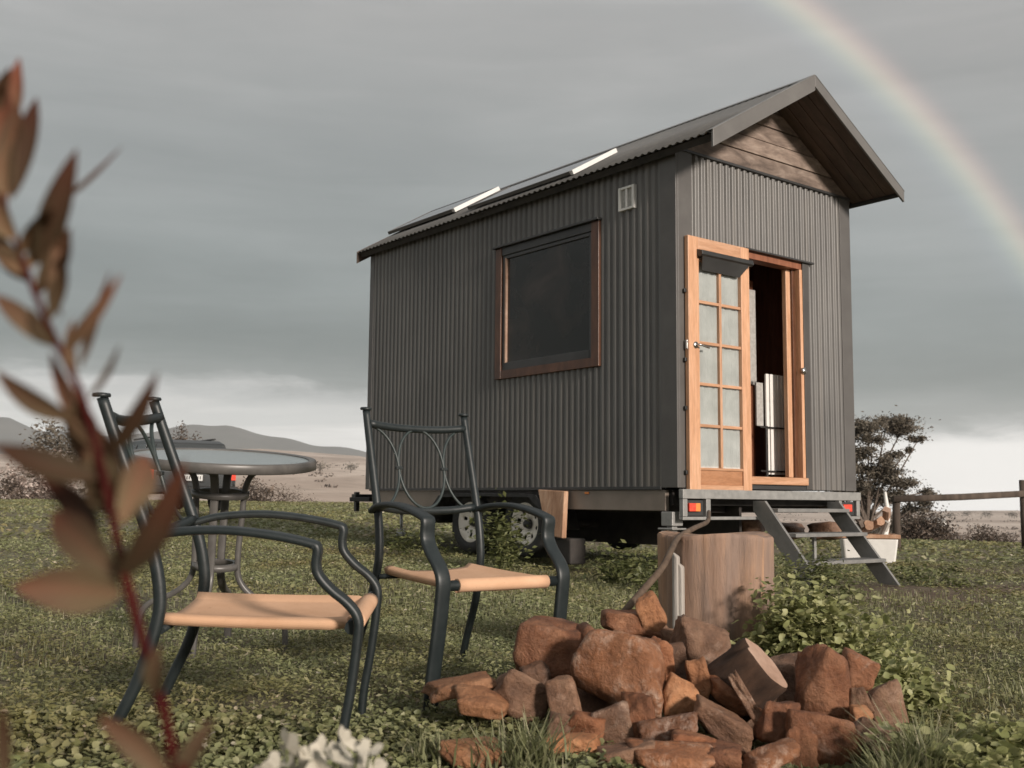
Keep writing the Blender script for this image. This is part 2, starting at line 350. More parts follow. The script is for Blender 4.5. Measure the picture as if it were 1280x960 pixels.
# ground
m, t, p = mat('damp_weedy_turf')
ge = t.new('ShaderNodeNewGeometry'); v = ge.outputs['Position']
a = t.noise(v, .55, 6, .6, .4); b = t.noise(v, 14, 8, .7, .2); c = t.noise(v, 2.2, 6, .65, .5)
col = t.ramp(c, [(.32, (.09, .08, .046)), (.5, (.15, .138, .078)), (.68, (.21, .195, .115))])
col = t.mix(t.ramp(a, [(.45, g(0)), (.6, g(.7))]), col, (.15, .115, .08, 1))
for (px_, py_, rx_, ry_) in ((2.9, 8.1, 1.0, 1.0), (4.6, 9.1, 2.2, .55), (5.6, 11.5, 2.0, .8)):
    mpp = t.new('ShaderNodeMapping', vector_type='POINT'); t.l.new(v, mpp.inputs[0])
    mpp.inputs['Location'].default_value = (-px_ / rx_, -py_ / ry_, 0); mpp.inputs['Scale'].default_value = (1 / rx_, 1 / ry_, 0)
    ln_n = t.new('ShaderNodeVectorMath', operation='LENGTH'); t.l.new(mpp.outputs[0], ln_n.inputs[0])
    dd_ = t.math('ADD', ln_n.outputs['Value'], t.math('MULTIPLY', t.math('SUBTRACT', c, .5), 1.2))
    col = t.mix(t.ramp(dd_, [(.55, g(1)), (1.1, g(0))]), col, (.125, .088, .060, 1))
col = t.mix(.7, col, t.ramp(b, [(.3, g(.45)), (.7, g(1.6))]), 'MULTIPLY')
t.l.new(col, p.inputs['Base Color']); p.inputs['Roughness'].default_value = .95
bump(t, p, t.math('ADD', b, c), 1.0, .03)
M['ground'] = m
m, t, p = mat('dry_pasture')
ge = t.new('ShaderNodeNewGeometry'); v = ge.outputs['Position']
mpn = t.new('ShaderNodeMapping'); t.l.new(v, mpn.inputs[0]); mpn.inputs['Scale'].default_value = (1, .25, 4)
a = t.noise(mpn.outputs[0], .006, 8, .65, .6); b = t.noise(v, .06, 6, .7, .3)
col = t.ramp(a, [(.38, (.30, .225, .175)), (.5, (.47, .375, .305)), (.60, (.60, .50, .42))])
col = t.mix(t.ramp(b, [(.54, g(0)), (.66, g(.6))]), col, (.24, .195, .15, 1))
t.l.new(col, p.inputs['Base Color']); p.inputs['Roughness'].default_value = 1
M['pasture'] = m
M['mountain'] = simple('bush_covered_range', (.085, .09, .085), (.12, .12, .112), 1, scale=.004)

# ------------------------------------------------------------------ object helpers
def tag(o, label=None, cat=None, group=None, kind=None):
    if label: o['label'] = label
    if cat: o['category'] = cat
    if group: o['group'] = group
    if kind: o['kind'] = kind
    return o
def empty(name, loc=(0, 0, 0), rz=0.0, label=None, cat=None, group=None):
    o = bpy.data.objects.new(name, None); COL.objects.link(o); o.location = loc; o.rotation_euler = (0, 0, rz)
    o.empty_display_size = .1
    return tag(o, label, cat, group)
def link(name, me, m, parent=None):
    o = bpy.data.objects.new(name, me); COL.objects.link(o)
    if m is not None and not me.materials: me.materials.append(m)
    if parent is not None: o.parent = parent
    return o
class MB:
    def __init__(s): s.v = []; s.f = []; s.sm = []
    def add(s, vs, fs, smooth=False):
        k = len(s.v); s.v += [tuple(x) for x in vs]; s.f += [tuple(k + i for i in f) for f in fs]; s.sm += [smooth] * len(fs); return s
    def box(s, x0, x1, y0, y1, z0, z1):
        return s.hexa([(x0, y0, z0), (x1, y0, z0), (x1, y1, z0), (x0, y1, z0), (x0, y0, z1), (x1, y0, z1), (x1, y1, z1), (x0, y1, z1)])
    def hexa(s, c):
        return s.add(c, [(0, 3, 2, 1), (4, 5, 6, 7), (0, 1, 5, 4), (1, 2, 6, 5), (2, 3, 7, 6), (3, 0, 4, 7)])
    def prism(s, poly, axis, a0, a1):          # polygon in the two other axes, extruded along axis
        n = len(poly)
        def mk(q, w_):
            if axis == 0: return (w_, q[0], q[1])
            if axis == 1: return (q[0], w_, q[1])
            return (q[0], q[1], w_)
        vs = [mk(q, a0) for q in poly] + [mk(q, a1) for q in poly]
        fs = [tuple(range(n)), tuple(range(2 * n - 1, n - 1, -1))] + [(i, i + n, (i + 1) % n + n, (i + 1) % n) for i in range(n)]
        return s.add(vs, fs)
    def tube(s, pts, r, n=10, flat=None, cap=True, up=None):
        pts = [Vector(q) for q in pts]; N = len(pts); rings = []
        prev = None
        for i in range(N):
            tn = (pts[min(i + 1, N - 1)] - pts[max(i - 1, 0)]).normalized()
            if up is not None: xa = Vector(up)
            elif prev is not None: xa = prev
            else: xa = Vector((0, 0, 1)) if abs(tn.z) < .9 else Vector((1, 0, 0))
            xa = (xa - tn * xa.dot(tn)).normalized(); prev = xa
            ya = tn.cross(xa)
            ri = r[i] if isinstance(r, (list, tuple)) else r
            for k in range(n):
                a = 2 * math.pi * k / n
                if flat:
                    ca, sa = math.cos(a), math.sin(a)
                    ex = 2 / 3.5
                    cx_ = math.copysign(abs(ca) ** ex, ca) * flat[0]; cy_ = math.copysign(abs(sa) ** ex, sa) * flat[1]
                    rings.append(pts[i] + xa * cx_ + ya * cy_)
                else: rings.append(pts[i] + xa * (math.cos(a) * ri) + ya * (math.sin(a) * ri))
        fs = [(i * n + k, i * n + (k + 1) % n, (i + 1) * n + (k + 1) % n, (i + 1) * n + k) for i in range(N - 1) for k in range(n)]
        k0 = len(s.v); s.add(rings, fs, True)
        if cap:
            s.f.append(tuple(k0 + k for k in range(n - 1, -1, -1))); s.sm.append(False)
            s.f.append(tuple(k0 + (N - 1) * n + k for k in range(n))); s.sm.append(False)
        return s
    def lathe(s, prof, n=24, c=(0, 0, 0), axis='z'):
        vs = []
        for r_, z_ in prof:
            for k in range(n):
                a = 2 * math.pi * k / n; x, y = r_ * math.cos(a), r_ * math.sin(a)
                q = (x, y, z_) if axis == 'z' else ((z_, x, y) if axis == 'x' else (x, z_, y))
                vs.append((q[0] + c[0], q[1] + c[1], q[2] + c[2]))
        fs = [(i * n + k, i * n + (k + 1) % n, (i + 1) * n + (k + 1) % n, (i + 1) * n + k) for i in range(len(prof) - 1) for k in range(n)]
        return s.add(vs, fs, True)
    def mesh(s, name):
        me = bpy.data.meshes.new(name); me.from_pydata(s.v, [], s.f); me.polygons.foreach_set('use_smooth', s.sm); me.update()
        bm = bmesh.new(); bm.from_mesh(me); bmesh.ops.recalc_face_normals(bm, faces=bm.faces); bm.to_mesh(me); bm.free()
        return me
    def build(s, name, m, parent=None, bevel=0.0, seg=2):
        o = link(name, s.mesh(name), m, parent)
        if bevel:
            b = o.modifiers.new('bevel', 'BEVEL'); b.width = bevel; b.segments = seg; b.limit_method = 'ANGLE'; b.angle_limit = R(40)
        return o
def spline(pts, n=6):                     # Catmull-Rom through the points
    P = [Vector(q) for q in pts]; P = [P[0] * 2 - P[1]] + P + [P[-1] * 2 - P[-2]]; res = []
    for i in range(1, len(P) - 2):
        for k in range(n):
            t_ = k / n
            a, b, c, d = P[i - 1], P[i], P[i + 1], P[i + 2]
            res.append(.5 * ((2 * b) + (-a + c) * t_ + (2 * a - 5 * b + 4 * c - d) * t_ ** 2 + (-a + 3 * b - 3 * c + d) * t_ ** 3))
    res.append(P[-2]); return res
def np_mesh(name, V, F):                  # V (n,3), F (m,k) of one face size
    me = bpy.data.meshes.new(name); k = F.shape[1]
    me.vertices.add(len(V)); me.vertices.foreach_set('co', np.ascontiguousarray(V, np.float32).ravel())
    me.loops.add(F.size); me.loops.foreach_set('vertex_index', np.ascontiguousarray(F, np.int32).ravel())
    me.polygons.add(len(F)); me.polygons.foreach_set('loop_start', np.arange(0, F.size, k, dtype=np.int32))
    me.update(calc_edges=True); me.validate(); return me
def copy_tree(o, parent=None):
    c = o.copy(); COL.objects.link(c)
    if parent is not None: c.parent = parent
    for ch in [x for x in bpy.data.objects if x.parent == o and x != c]: copy_tree(ch, c)
    return c

# ------------------------------------------------------------------ terrain
def sstep(a, b, x):
    t_ = np.clip((x - a) / (b - a), 0, 1); return t_ * t_ * (3 - 2 * t_)
def gz(x, y):
    x = np.asarray(x, float); y = np.asarray(y, float)
    r = np.hypot(x, y); sa = x / np.maximum(r, .5)
    t_ = sstep(-.15, .36, sa)
    sl_ = .0135 * (1 - t_) - .0005 * t_
    rc = 40 * (1 - t_) + 19 * t_
    rr_ = np.minimum(r, rc); ex = np.maximum(r - rc, 0)
    z = sl_ * rr_ + .012 * np.sin(x * 1.7 + .6) * np.sin(y * 1.3) + .01 * np.sin(x * 4.1 + y * 2.2) - .004 * ex ** 2
    return z
def gzf(x, y): return float(gz(x, y))
na = 420; rad = np.concatenate([np.linspace(.05, 6, 70), np.geomspace(6.15, 75, 110)])
th = np.linspace(-math.pi, math.pi, na, endpoint=False)
RR, TT = np.meshgrid(rad, th, indexing='ij'); X = RR * np.sin(TT); Y = RR * np.cos(TT); Z = gz(X, Y)
Z += (np.random.RandomState(2).rand(*Z.shape) - .5) * .012
V = np.stack([X, Y, Z], -1).reshape(-1, 3)
ii, kk = np.meshgrid(np.arange(len(rad) - 1), np.arange(na), indexing='ij'); k2 = (kk + 1) % na
F = np.stack([ii * na + kk, ii * na + k2, (ii + 1) * na + k2, (ii + 1) * na + kk], -1).reshape(-1, 4)[:, ::-1]
me = np_mesh('ground', V, F); me.polygons.foreach_set('use_smooth', [True] * len(me.polygons))
o = link('ground', me, M['ground']); o['kind'] = 'structure'

# far pasture rolling away, then a dark range
def prof(xs, ys): return lambda a: np.interp(a, xs, ys)
top_el = prof([-180, -60, -26, -20, -13, -8, -3, 5, 14, 19, 22, 25, 40, 180], [.5, 1.2, 2.0, 2.35, 2.5, 2.2, 1.4, .1, -.38, -.42, -.36, -.30, -.2, .5])
low_el = prof([-180, -26, -5, 5, 14, 180], [-2.2, -2.0, -2.0, -3.2, -4.2, -2.2])
rad = np.geomspace(62, 1900, 120); th = np.linspace(-180, 180, 721)[:-1]
RR, TT = np.meshgrid(rad, th, indexing='ij')
s_ = np.log(RR / 62) / np.log(1900 / 62)
te, le = top_el(TT), low_el(TT)
E_ = le + (te - le) * s_ ** .8
V3 = []
bumpz = np.zeros_like(RR)
rs = np.random.RandomState(5)
for k in range(14):
    ka = rs.uniform(2, 34); kr = rs.uniform(2, 9); ph = rs.uniform(0, 6.28); ph2 = rs.uniform(0, 6.28)
    bumpz += np.sin(np.radians(TT) * round(ka) + ph) * np.sin(np.log(RR) * kr + ph2) / (1 + ka / 9)
E_ = E_ + bumpz * .045
Zf = EYE + RR * np.tan(np.radians(E_))
Xf = RR * np.sin(np.radians(TT)); Yf = RR * np.cos(np.radians(TT))
na = len(th); V = np.stack([Xf, Yf, Zf], -1).reshape(-1, 3)
ii, kk = np.meshgrid(np.arange(len(rad) - 1), np.arange(na), indexing='ij'); k2 = (kk + 1) % na
F = np.stack([ii * na + kk, ii * na + k2, (ii + 1) * na + k2, (ii + 1) * na + kk], -1).reshape(-1, 4)[:, ::-1]
me = np_mesh('far_pasture', V, F); me.polygons.foreach_set('use_smooth', [True] * len(me.polygons))
o = link('far_pasture', me, M['pasture']); o['kind'] = 'structure'
def far_z(azd, r):
    s = math.log(r / 62) / math.log(1900 / 62); a, b = float(low_el(azd)), float(top_el(azd))
    return EYE + r * math.tan(R(a + (b - a) * s ** .8))
mt = prof([-70, -50, -34, -27, -25, -23.5, -20, -16.3, -14.8, -13.6, -12, -10.5, -8, -4, 2, 8], [1.0, 2.0, 3.0, 3.7, 3.75, 3.2, 3.0, 3.75, 3.72, 3.45, 3.15, 2.85, 2.6, 1.9, .5, -.6])
azs_ = np.linspace(-70, 8, 240); rows = []
for j, (rr_, q) in enumerate([(2300, -.3), (2700, .45), (3100, .85), (3300, 1.0), (3600, .5)]):
    e = mt(azs_) * (q if j else 1) + (0 if j else -99) * 0
    e = mt(azs_) * max(q, 0) + (np.minimum(0, q) - .4 * (j == 0))
    e = e + .05 * np.sin(azs_ * 2.3 + j) * (j > 0) 
    rows.append(np.stack([rr_ * np.sin(np.radians(azs_)), rr_ * np.cos(np.radians(azs_)), EYE + rr_ * np.tan(np.radians(e))], -1))
V = np.concatenate(rows); n_ = len(azs_)
F = np.array([(j * n_ + i, j * n_ + i + 1, (j + 1) * n_ + i + 1, (j + 1) * n_ + i) for j in range(4) for i in range(n_ - 1)])
me = np_mesh('mountain_range', V, F); me.polygons.foreach_set('use_smooth', [True] * len(me.polygons))
o = link('mountain_range', me, M['mountain']); o['kind'] = 'structure'

# ------------------------------------------------------------------ tiny house on its trailer
HP = (1.28791, 8.40186); HY = math.atan2(.61780139, .78633418)
def hw(u, v, z):                            # house coordinates to the world
    return Vector((HP[0] + .78633418 * u - .61780139 * v, HP[1] + .61780139 * u + .78633418 * v, z))
house = empty('tiny_house', (HP[0], HP[1], 0), HY, 'charcoal corrugated tiny house on a trailer with its timber door open', 'tiny house')
W, L = 2.28, 4.65
ZB, ZT = .80, 3.49
PIT = .0762
def corr_wall(name, length, z0, z1, holes, axis, off, sign, mtl):
    n = int(length / PIT * 18); us = [length * i / n for i in range(n + 1)]
    for h in holes: us += [h[0], h[1]]
    us = sorted(set(us)); mb = MB()
    zs = sorted(set([z0, z1] + [h[2] for h in holes] + [h[3] for h in holes]))
    nz = len(zs); vs = []
    for u in us:
        d = off - sign * .0125 * math.tanh(1.8 * math.cos(2 * math.pi * u / PIT) + .75)
        for z in zs: vs.append((u, d, z) if axis == 0 else (d, u, z))
    fs = []
    for i in range(len(us) - 1):
        for j in range(nz - 1):
            um, zm = (us[i] + us[i + 1]) / 2, (zs[j] + zs[j + 1]) / 2
            if any(h[0] < um < h[1] and h[2] < zm < h[3] for h in holes): continue
            fs.append((i * nz + j, (i + 1) * nz + j, (i + 1) * nz + j + 1, i * nz + j + 1))
    mb.add(vs, fs, True)
    o = mb.build(name, mtl, house)
    return o
corr_wall('side_cladding', L, ZB, ZT - .02, [(.86, 2.29, 1.83, 3.07)], 1, -.008, 1, M['clad'])
corr_wall('front_cladding', W, ZB, ZT, [(.82, 1.63, .80, 2.80)], 0, -.008, 1, M['clad'])
# far side and back, plain sheeted
corr_wall('far_side_cladding', L, ZB, ZT - .02, [], 1, W + .010, -1, M['clad'])
corr_wall('back_cladding', W, ZB, ZT, [], 0, L + .008, -1, M['clad'])
# folded corner trims
MB().box(-.026, .0, -.026, .145, ZB - .004, ZT - .03).box(.0, .165, -.026, .0, ZB - .004, ZT - .001).build('corner_trim', M['trim'], house, .003)
MB().box(2.15, W + .026, -.026, .0, ZB - .004, ZT - .001).box(W, W + .026, .0, .14, ZB - .004, ZT - .03).build('corner_trim', M['trim'], house, .003)
MB().box(-.024, .0, L - .06, L + .024, ZB - .004, ZT - .03).build('corner_trim', M['trim'], house, .003)
MB().box(-.030, .02, .15, L - .07, ZB - .02, ZB + .006).build('base_flashing', M['trimdark'], house, .002)
# lining: floor, ceiling and inside walls
MB().box(.03, W - .03, .02, L - .03, .80, .83).build('floor', M['deck'], house)
MB().box(.10, W - .1, L - .1, L - .02, .83, 3.45).box(W - .1, W - .02, .03, L - .02, .83, 3.45).box(.02, .09, .03, .84, .83, 3.45).box(.02, .09, 2.31, L - .1, .83, 3.45).box(.02, .09, .84, 2.31, .83, 1.81).box(.02, .09, .84, 2.31, 3.09, 3.45).build('lining', M['inner'], house)
MB().box(.02, W - .02, .03, L - .02, 3.45, 3.48).build('ceiling', M['inner'], house)
MB().box(.09, .80, .02, .09, .83, 3.45).box(1.66, W - .1, .02, .09, .83, 3.45).box(.80, 1.66, .02, .09, 2.83, 3.45).build('front_lining', M['inner'], house)
# roofing screws in rows
mb = MB()
def screw(mb, u, v, z, ax):
    r_ = .0065; P_ = []
    for k in range(6):
        a = k * math.pi / 3; P_.append((u, v + r_ * math.cos(a), z + r_ * math.sin(a)) if ax == 0 else (u + r_ * math.cos(a), v, z + r_ * math.sin(a)))
    P_.append((u - .006, v, z) if ax == 0 else (u, v - .006, z)); mb.add(P_, [(k, (k + 1) % 6, 6) for k in range(6)])
for z in (.88, 1.35, 1.80, 2.45, 3.12, 3.40):
    for k in range(1, 29):
        v = k * PIT * 2 + PIT * 0
        if .80 < v < 2.36 and 1.75 < z < 3.11 or v > L - .1: continue
        screw(mb, -.0168, v, z, 0)
for z in (.88, 1.8, 2.9, 3.40):
    for k in range(2, 15):
        u = k * PIT * 2
        if .7 < u < 1.75 and z < 2.85 or u < .85 and z < 2.85 or u > 2.1: continue
        screw(mb, u, -.0168, z, 1)
sc_ = mb.build('screw', M['steelgrey'], house); sc_['kind'] = 'stuff'
# window
win = MB().box(-.045, .03, .85, .945, 1.82, 3.075).box(-.045, .03, 2.21, 2.30, 1.82, 3.075).box(-.042, .03, .945, 2.21, 1.82, 1.90).build('window', M['winframe'], house, .004)
MB().box(-.028, .02, .945, .985, 1.90, 3.0).box(-.028, .02, 2.16, 2.21, 1.90, 3.0).box(-.030, .02, .985, 2.16, 1.90, 1.975).box(-.028, .02, .985, 2.16, 2.965, 3.0).box(-.038, .02, .946, 2.209, 3.001, 3.075).build('sash', M['trimdark'], win, .004)
MB().box(-.036, -.004, 2.145, 2.165, 1.97, 2.975).build('lit_reveal_strip', M['cutface'], win, .002)  # pale strip paints the sunlight on the left reveal of the frame
MB().box(-.012, -.004, .985, 2.15, 1.975, 2.965).build('pane', M['darkglass'], win)
MB().box(-.075, .0, .83, 2.32, 3.078, 3.098).build('head_flashing', M['trimdark'], win, .003)
# wall vent
vent = MB().box(-.04, -.0, .43, .455, 3.10, 3.30).box(-.04, 0, .59, .615, 3.10, 3.30).box(-.038, 0, .455, .59, 3.10, 3.12).box(-.038, 0, .455, .59, 3.28, 3.30).box(-.038, 0, .514, .531, 3.12, 3.28).build('wall_vent', M['white'], house, .002)
MB().box(-.02, -.0, .455, .59, 3.12, 3.28).build('vent_mesh', M['vent'], vent)
# door opening: jambs, sill, head
MB().box(1.545, 1.583, -.022, .10, .90, 2.728).build('door_jamb', M['cedarv'], house, .004)
MB().box(1.445, 1.505, .05, .095, .905, 2.728).build('inner_door_leaf', M['cedarv'], house, .005)
MB().box(1.506, 1.544, .03, .10, .905, 2.728).build('inner_door_stop', M['winframe'], house, .002)
MB().box(.80, .845, -.02, .10, .90, 2.79).build('door_jamb', M['cedarv'], house, .004)
MB().box(.80, 1.582, -.05, .12, .835, .90).build('door_sill', M['cedarh'], house, .006)
MB().box(.80, 1.63, -.022, .1, .795, .833).build('sill_flashing', M['trimdark'], house, .002)
MB().box(.845, 1.582, -.015, .10, 2.73, 2.789).build('door_head', M['inner'], house, .003)
MB().box(.80, 1.72, -.055, -.0, 2.79, 2.806).build('head_flashing', M['trimdark'], house, .003)
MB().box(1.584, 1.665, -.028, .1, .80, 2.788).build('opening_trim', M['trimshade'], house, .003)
MB().lathe([(0, -.02), (.028, -.018), (.03, 0), (0, .002)], 16, (1.565, -.025, 1.83), 'y').build('latch_plate', M['chrome'], house)
# the open leaf lies back against the wall
leaf = empty('door', (.06, -.055, .78), 0); leaf.parent = house
LW, LH = .74, 2.01
MB().box(0, .125, -.02, .02, 0, LH).build('stile', M['cedarv'], leaf, .004)
MB().box(LW - .105, LW, -.02, .02, 0, LH).build('stile', M['cedarv'], leaf, .004)
MB().box(.126, LW - .106, -.018, .018, LH - .19, LH).build('top_rail', M['cedarh'], leaf, .003)
MB().box(.126, LW - .106, -.018, .018, 0, .04).box(.126, LW - .106, -.018, .018, .155, .175).build('bottom_rail', M['cedarh'], leaf, .003)
MB().box(.126, LW - .106, -.008, .010, .04, .155).build('bottom_panel', M['cedarpanel'], leaf, .003)
pz0, pz1 = .176, LH - .191; px0, px1 = .127, LW - .107; pm = (px0 + px1) / 2
MB().box(pm - .014, pm + .014, -.017, .012, pz0, pz1).build('glazing_bar', M['cedarv'], leaf, .003)
for k in range(1, 5):
    zz = pz0 + (pz1 - pz0) * k / 5
    MB().box(px0, pm - .0145, -.015, .012, zz - .012, zz + .012).build('glazing_bar', M['cedarh'], leaf, .003)
    MB().box(pm + .0145, px1, -.015, .012, zz - .012, zz + .012).build('glazing_bar', M['cedarh'], leaf, .003)
pane_me = None
for k in range(5):
    for s in (0, 1):
        z0 = pz0 + (pz1 - pz0) * k / 5 + .012; z1 = pz0 + (pz1 - pz0) * (k + 1) / 5 - .012
        a0 = px0 if s == 0 else pm + .014; a1 = pm - .014 if s == 0 else px1
        if pane_me is None:
            po = MB().box(0, a1 - a0, -.002, .0, 0, z1 - z0).build('pane', M['glass'], leaf); pane_me = po.data
        else: po = link('pane', pane_me, None, leaf)
        po.location = (a0, 0, z0)
# gathered sheer curtain behind the panes
mb = MB(); n = 90; vs = []
for i in range(n + 1):
    x = px0 + (px1 - px0) * i / n
    d = .014 + .0035 * math.sin(i * .42) + .002 * math.sin(i * .93 + 1)
    vs += [(x, d, pz0), (x, d + .001, pz1)]
mb.add(vs, [(2 * i, 2 * i + 2, 2 * i + 3, 2 * i + 1) for i in range(n)], True); mb.build('curtain', M['curtain'], leaf)
# rain hood and flap
MB().prism([(-.02, LH - .10), (-.075, LH - .115), (-.082, LH - .15), (-.06, LH - .165), (-.02, LH - .155)], 0, .10, LW - .01).build('rain_hood', M['blackplastic'], leaf, .004)
MB().hexa([(.125, -.03, LH - .168), (LW - .09, -.03, LH - .168), (LW - .09, -.02, LH - .168), (.125, -.02, LH - .168),
           (.125, -.036, LH - .165), (LW - .09, -.036, LH - .165), (LW - .09, -.02, LH - .165), (.125, -.02, LH - .165)]).build('hood_seam', M['blackplastic'], leaf)
MB().add([(.12, -.066, LH - .16), (LW - .05, -.066, LH - .16), (LW - .13, -.024, LH - .265), (.155, -.024, LH - .265), (.12, -.058, LH - .16), (LW - .05, -.058, LH - .16), (LW - .13, -.02, LH - .262), (.155, -.02, LH - .262)],
         [(0, 1, 2, 3), (7, 6, 5, 4), (0, 4, 5, 1), (1, 5, 6, 2), (2, 6, 7, 3), (3, 7, 4, 0)]).build('hood_flap', M['trimdark'], leaf)
hd = MB().lathe([(0, -.012), (.026, -.01), (.027, 0)], 18, (.075, -.02, 1.135), 'y').tube([(.075, -.03, 1.135), (.075, -.055, 1.135), (.09, -.062, 1.134), (.19, -.06, 1.118)], .008, 8).build('handle', M['chrome'], leaf)
MB().box(-.012, 0, -.012, .012, 1.10, 1.17).build('latch', M['chrome'], leaf, .002)
for zz in (.12, .62, 1.0, 1.55):
    MB().box(-.02, 0.0, .0, .022, zz, zz + .03).build('hinge_keep', M['blackplastic'], leaf, .002)
# gable boards
SLP = (4.23 - 3.475) / 1.28; UR = 1.14
def under(u): return 4.23 - .045 - SLP * abs(u - UR)
zb = 3.50; k = 0
while zb < 4.13:
    z1 = min(zb + .138, 4.165); z0 = zb + .006
    h0 = (4.175 - z0) / SLP; h1 = max((4.175 - z1) / SLP, .02)
    poly = [(max(UR - h0, -.02), z0), (min(UR + h0, W + .02), z0), (min(UR + h1, W + .02), z1), (max(UR - h1, -.02), z1)]
    MB().prism(poly, 1, -.03 - .006 * (k % 2), .0).build('gable_board', M['gable'], house, .003)
    zb += .14; k += 1
MB().prism([(-.02, 3.50), (W + .02, 3.50), (UR, 4.16)], 1, .005, .02).build('gable_backing', M['under'], house)
MB().box(-.02, W + .03, -.04, -.0, 3.482, 3.503).build('gable_flashing', M['trimdark'], house, .002)
MB().prism([(0, 3.48), (W, 3.48), (UR, 4.15)], 1, L - .01, L + .02).build('back_gable', M['clad'], house)
# roof sheets
V0, V1 = -.50, 4.77
SE = 1.28
roof = empty('roof', (0, 0, 0)); roof.parent = house
def warp(side, s_, v): return 0.0
def roof_sheet(side):
    n = int((V1 - V0) / PIT * 10); nx, nz = -side * -1, 0
    mb = MB(); vs = []
    nrm_ = Vector((side * SLP, 0, 1)).normalized()
    for i in range(n + 1):
        v = V0 + (V1 - V0) * i / n; d = .008 * math.cos(2 * math.pi * v / PIT)
        for s_ in (0.0, SE):
            q = Vector((UR + side * s_, v, 4.23 - SLP * s_ + warp(side, s_, v))) + nrm_ * d
            vs.append(q)
    mb.add(vs, [(2 * i, 2 * i + 2, 2 * i + 3, 2 * i + 1) for i in range(n)], True)
    o = mb.build('roof_sheet', M['roof'], roof)
    so = o.modifiers.new('thick', 'SOLIDIFY'); so.thickness = .003; so.offset = -1
roof_sheet(-1); roof_sheet(1)
nl = Vector((-SLP, 0, 1)).normalized(); nr = Vector((SLP, 0, 1)).normalized()
def slope_slab(mb, side, s0, s1, v0, v1, d0, d1):   # slab following the slope, offsets d along the normal
    nn = nl if side < 0 else nr; c = []
    for d in (d0, d1):
        for s_, v in ((s0, v0), (s1, v0), (s1, v1), (s0, v1)):
            c.append(Vector((UR + side * s_, v, 4.23 - SLP * s_ + warp(side, s_, v))) + nn * d)
    mb.hexa(c)
mb = MB(); slope_slab(mb, -1, -.005, .09, V0 - .005, V1, .0095, .0125); slope_slab(mb, 1, -.005, .09, V0 - .005, V1, .0098, .0128); mb.build('ridge_cap', M['roof'], roof)
for side in (-1, 1):
    mb = MB(); z_ = lambda s_: 4.23 - SLP * s_
    for v0, v1 in ((V0 - .022, V0 - .002), (V1 + .002, V1 + .02)):
        z_ = lambda s_, v0=v0: 4.23 - SLP * s_ + warp(side, s_, v0)
        dp = .125 if side < 0 else .09
        c = [(UR + side * 0, v0, z_(0) - dp), (UR + side * SE, v0, z_(SE) - dp), (UR + side * SE, v1, z_(SE) - dp), (UR, v1, z_(0) - dp),
             (UR, v0, z_(0) + .011), (UR + side * SE, v0, z_(SE) + .011), (UR + side * SE, v1, z_(SE) + .011), (UR, v1, z_(0) + .011)]
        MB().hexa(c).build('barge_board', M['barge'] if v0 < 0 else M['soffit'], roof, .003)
    mb = MB(); slope_slab(mb, side, 0, SE + .002, V0 - .024, V0 + .05, .0105, .0145); mb.build('barge_cap', M['steelgrey'], roof)
    for k in range(4):
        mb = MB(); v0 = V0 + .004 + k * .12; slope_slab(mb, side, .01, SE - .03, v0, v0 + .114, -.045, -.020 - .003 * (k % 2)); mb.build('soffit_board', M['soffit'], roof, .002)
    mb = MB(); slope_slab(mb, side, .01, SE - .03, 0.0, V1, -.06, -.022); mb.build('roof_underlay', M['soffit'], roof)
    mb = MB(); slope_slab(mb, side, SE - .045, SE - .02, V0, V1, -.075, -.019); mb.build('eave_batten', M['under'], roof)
# trailer chassis, light bar
tr_ = empty('trailer', (0, 0, 0)); tr_.parent = house
MB().box(-.012, .03, .12, 1.42, .615, .778).build('side_skirt', M['fairing'], tr_, .004)
MB().box(-.012, .03, 3.22, 4.40, .615, .778).build('side_skirt', M['fairing'], tr_, .004)
MB().box(.05, W - .05, .1, 4.6, .66, .78).build('chassis_frame', M['under'], tr_)
MB().box(W - .03, W + .01, .12, 4.4, .615, .778).build('side_skirt', M['fairing'], tr_, .004)
MB().box(.9, .93, .15, 4.3, .30, .66).build('shade_sheet', M['under'], tr_)  # added dark sheet: blacks out the view below the trailer as deep shade
# mudguard over the tandem wheels
mb = MB(); prof_ = [(1.40, .44), (1.46, .60), (1.60, .735), (1.9, .75), (2.4, .755), (2.9, .75), (3.12, .73), (3.26, .60), (3.33, .47)]
vs = []
for v, z in prof_: vs += [(-.10, v, z), (.24, v, z)]
mb.add(vs, [(2 * i, 2 * i + 1, 2 * i + 3, 2 * i + 2) for i in range(len(prof_) - 1)], True)
o = mb.build('mudguard', M['black'], tr_); so = o.modifiers.new('t', 'SOLIDIFY'); so.thickness = .012
MB().prism([(1.46, .60), (1.60, .735), (1.9, .75), (2.9, .75), (3.12, .73), (3.26, .60), (3.2, .60), (3.05, .715), (2.4, .725), (1.70, .715), (1.52, .60)], 0, -.105, -.08).build('mudguard_lip', M['black'], tr_)
MB().box(-.010, .03, 1.42, 3.22, .74, .782).build('skirt_rail', M['under'], tr_)
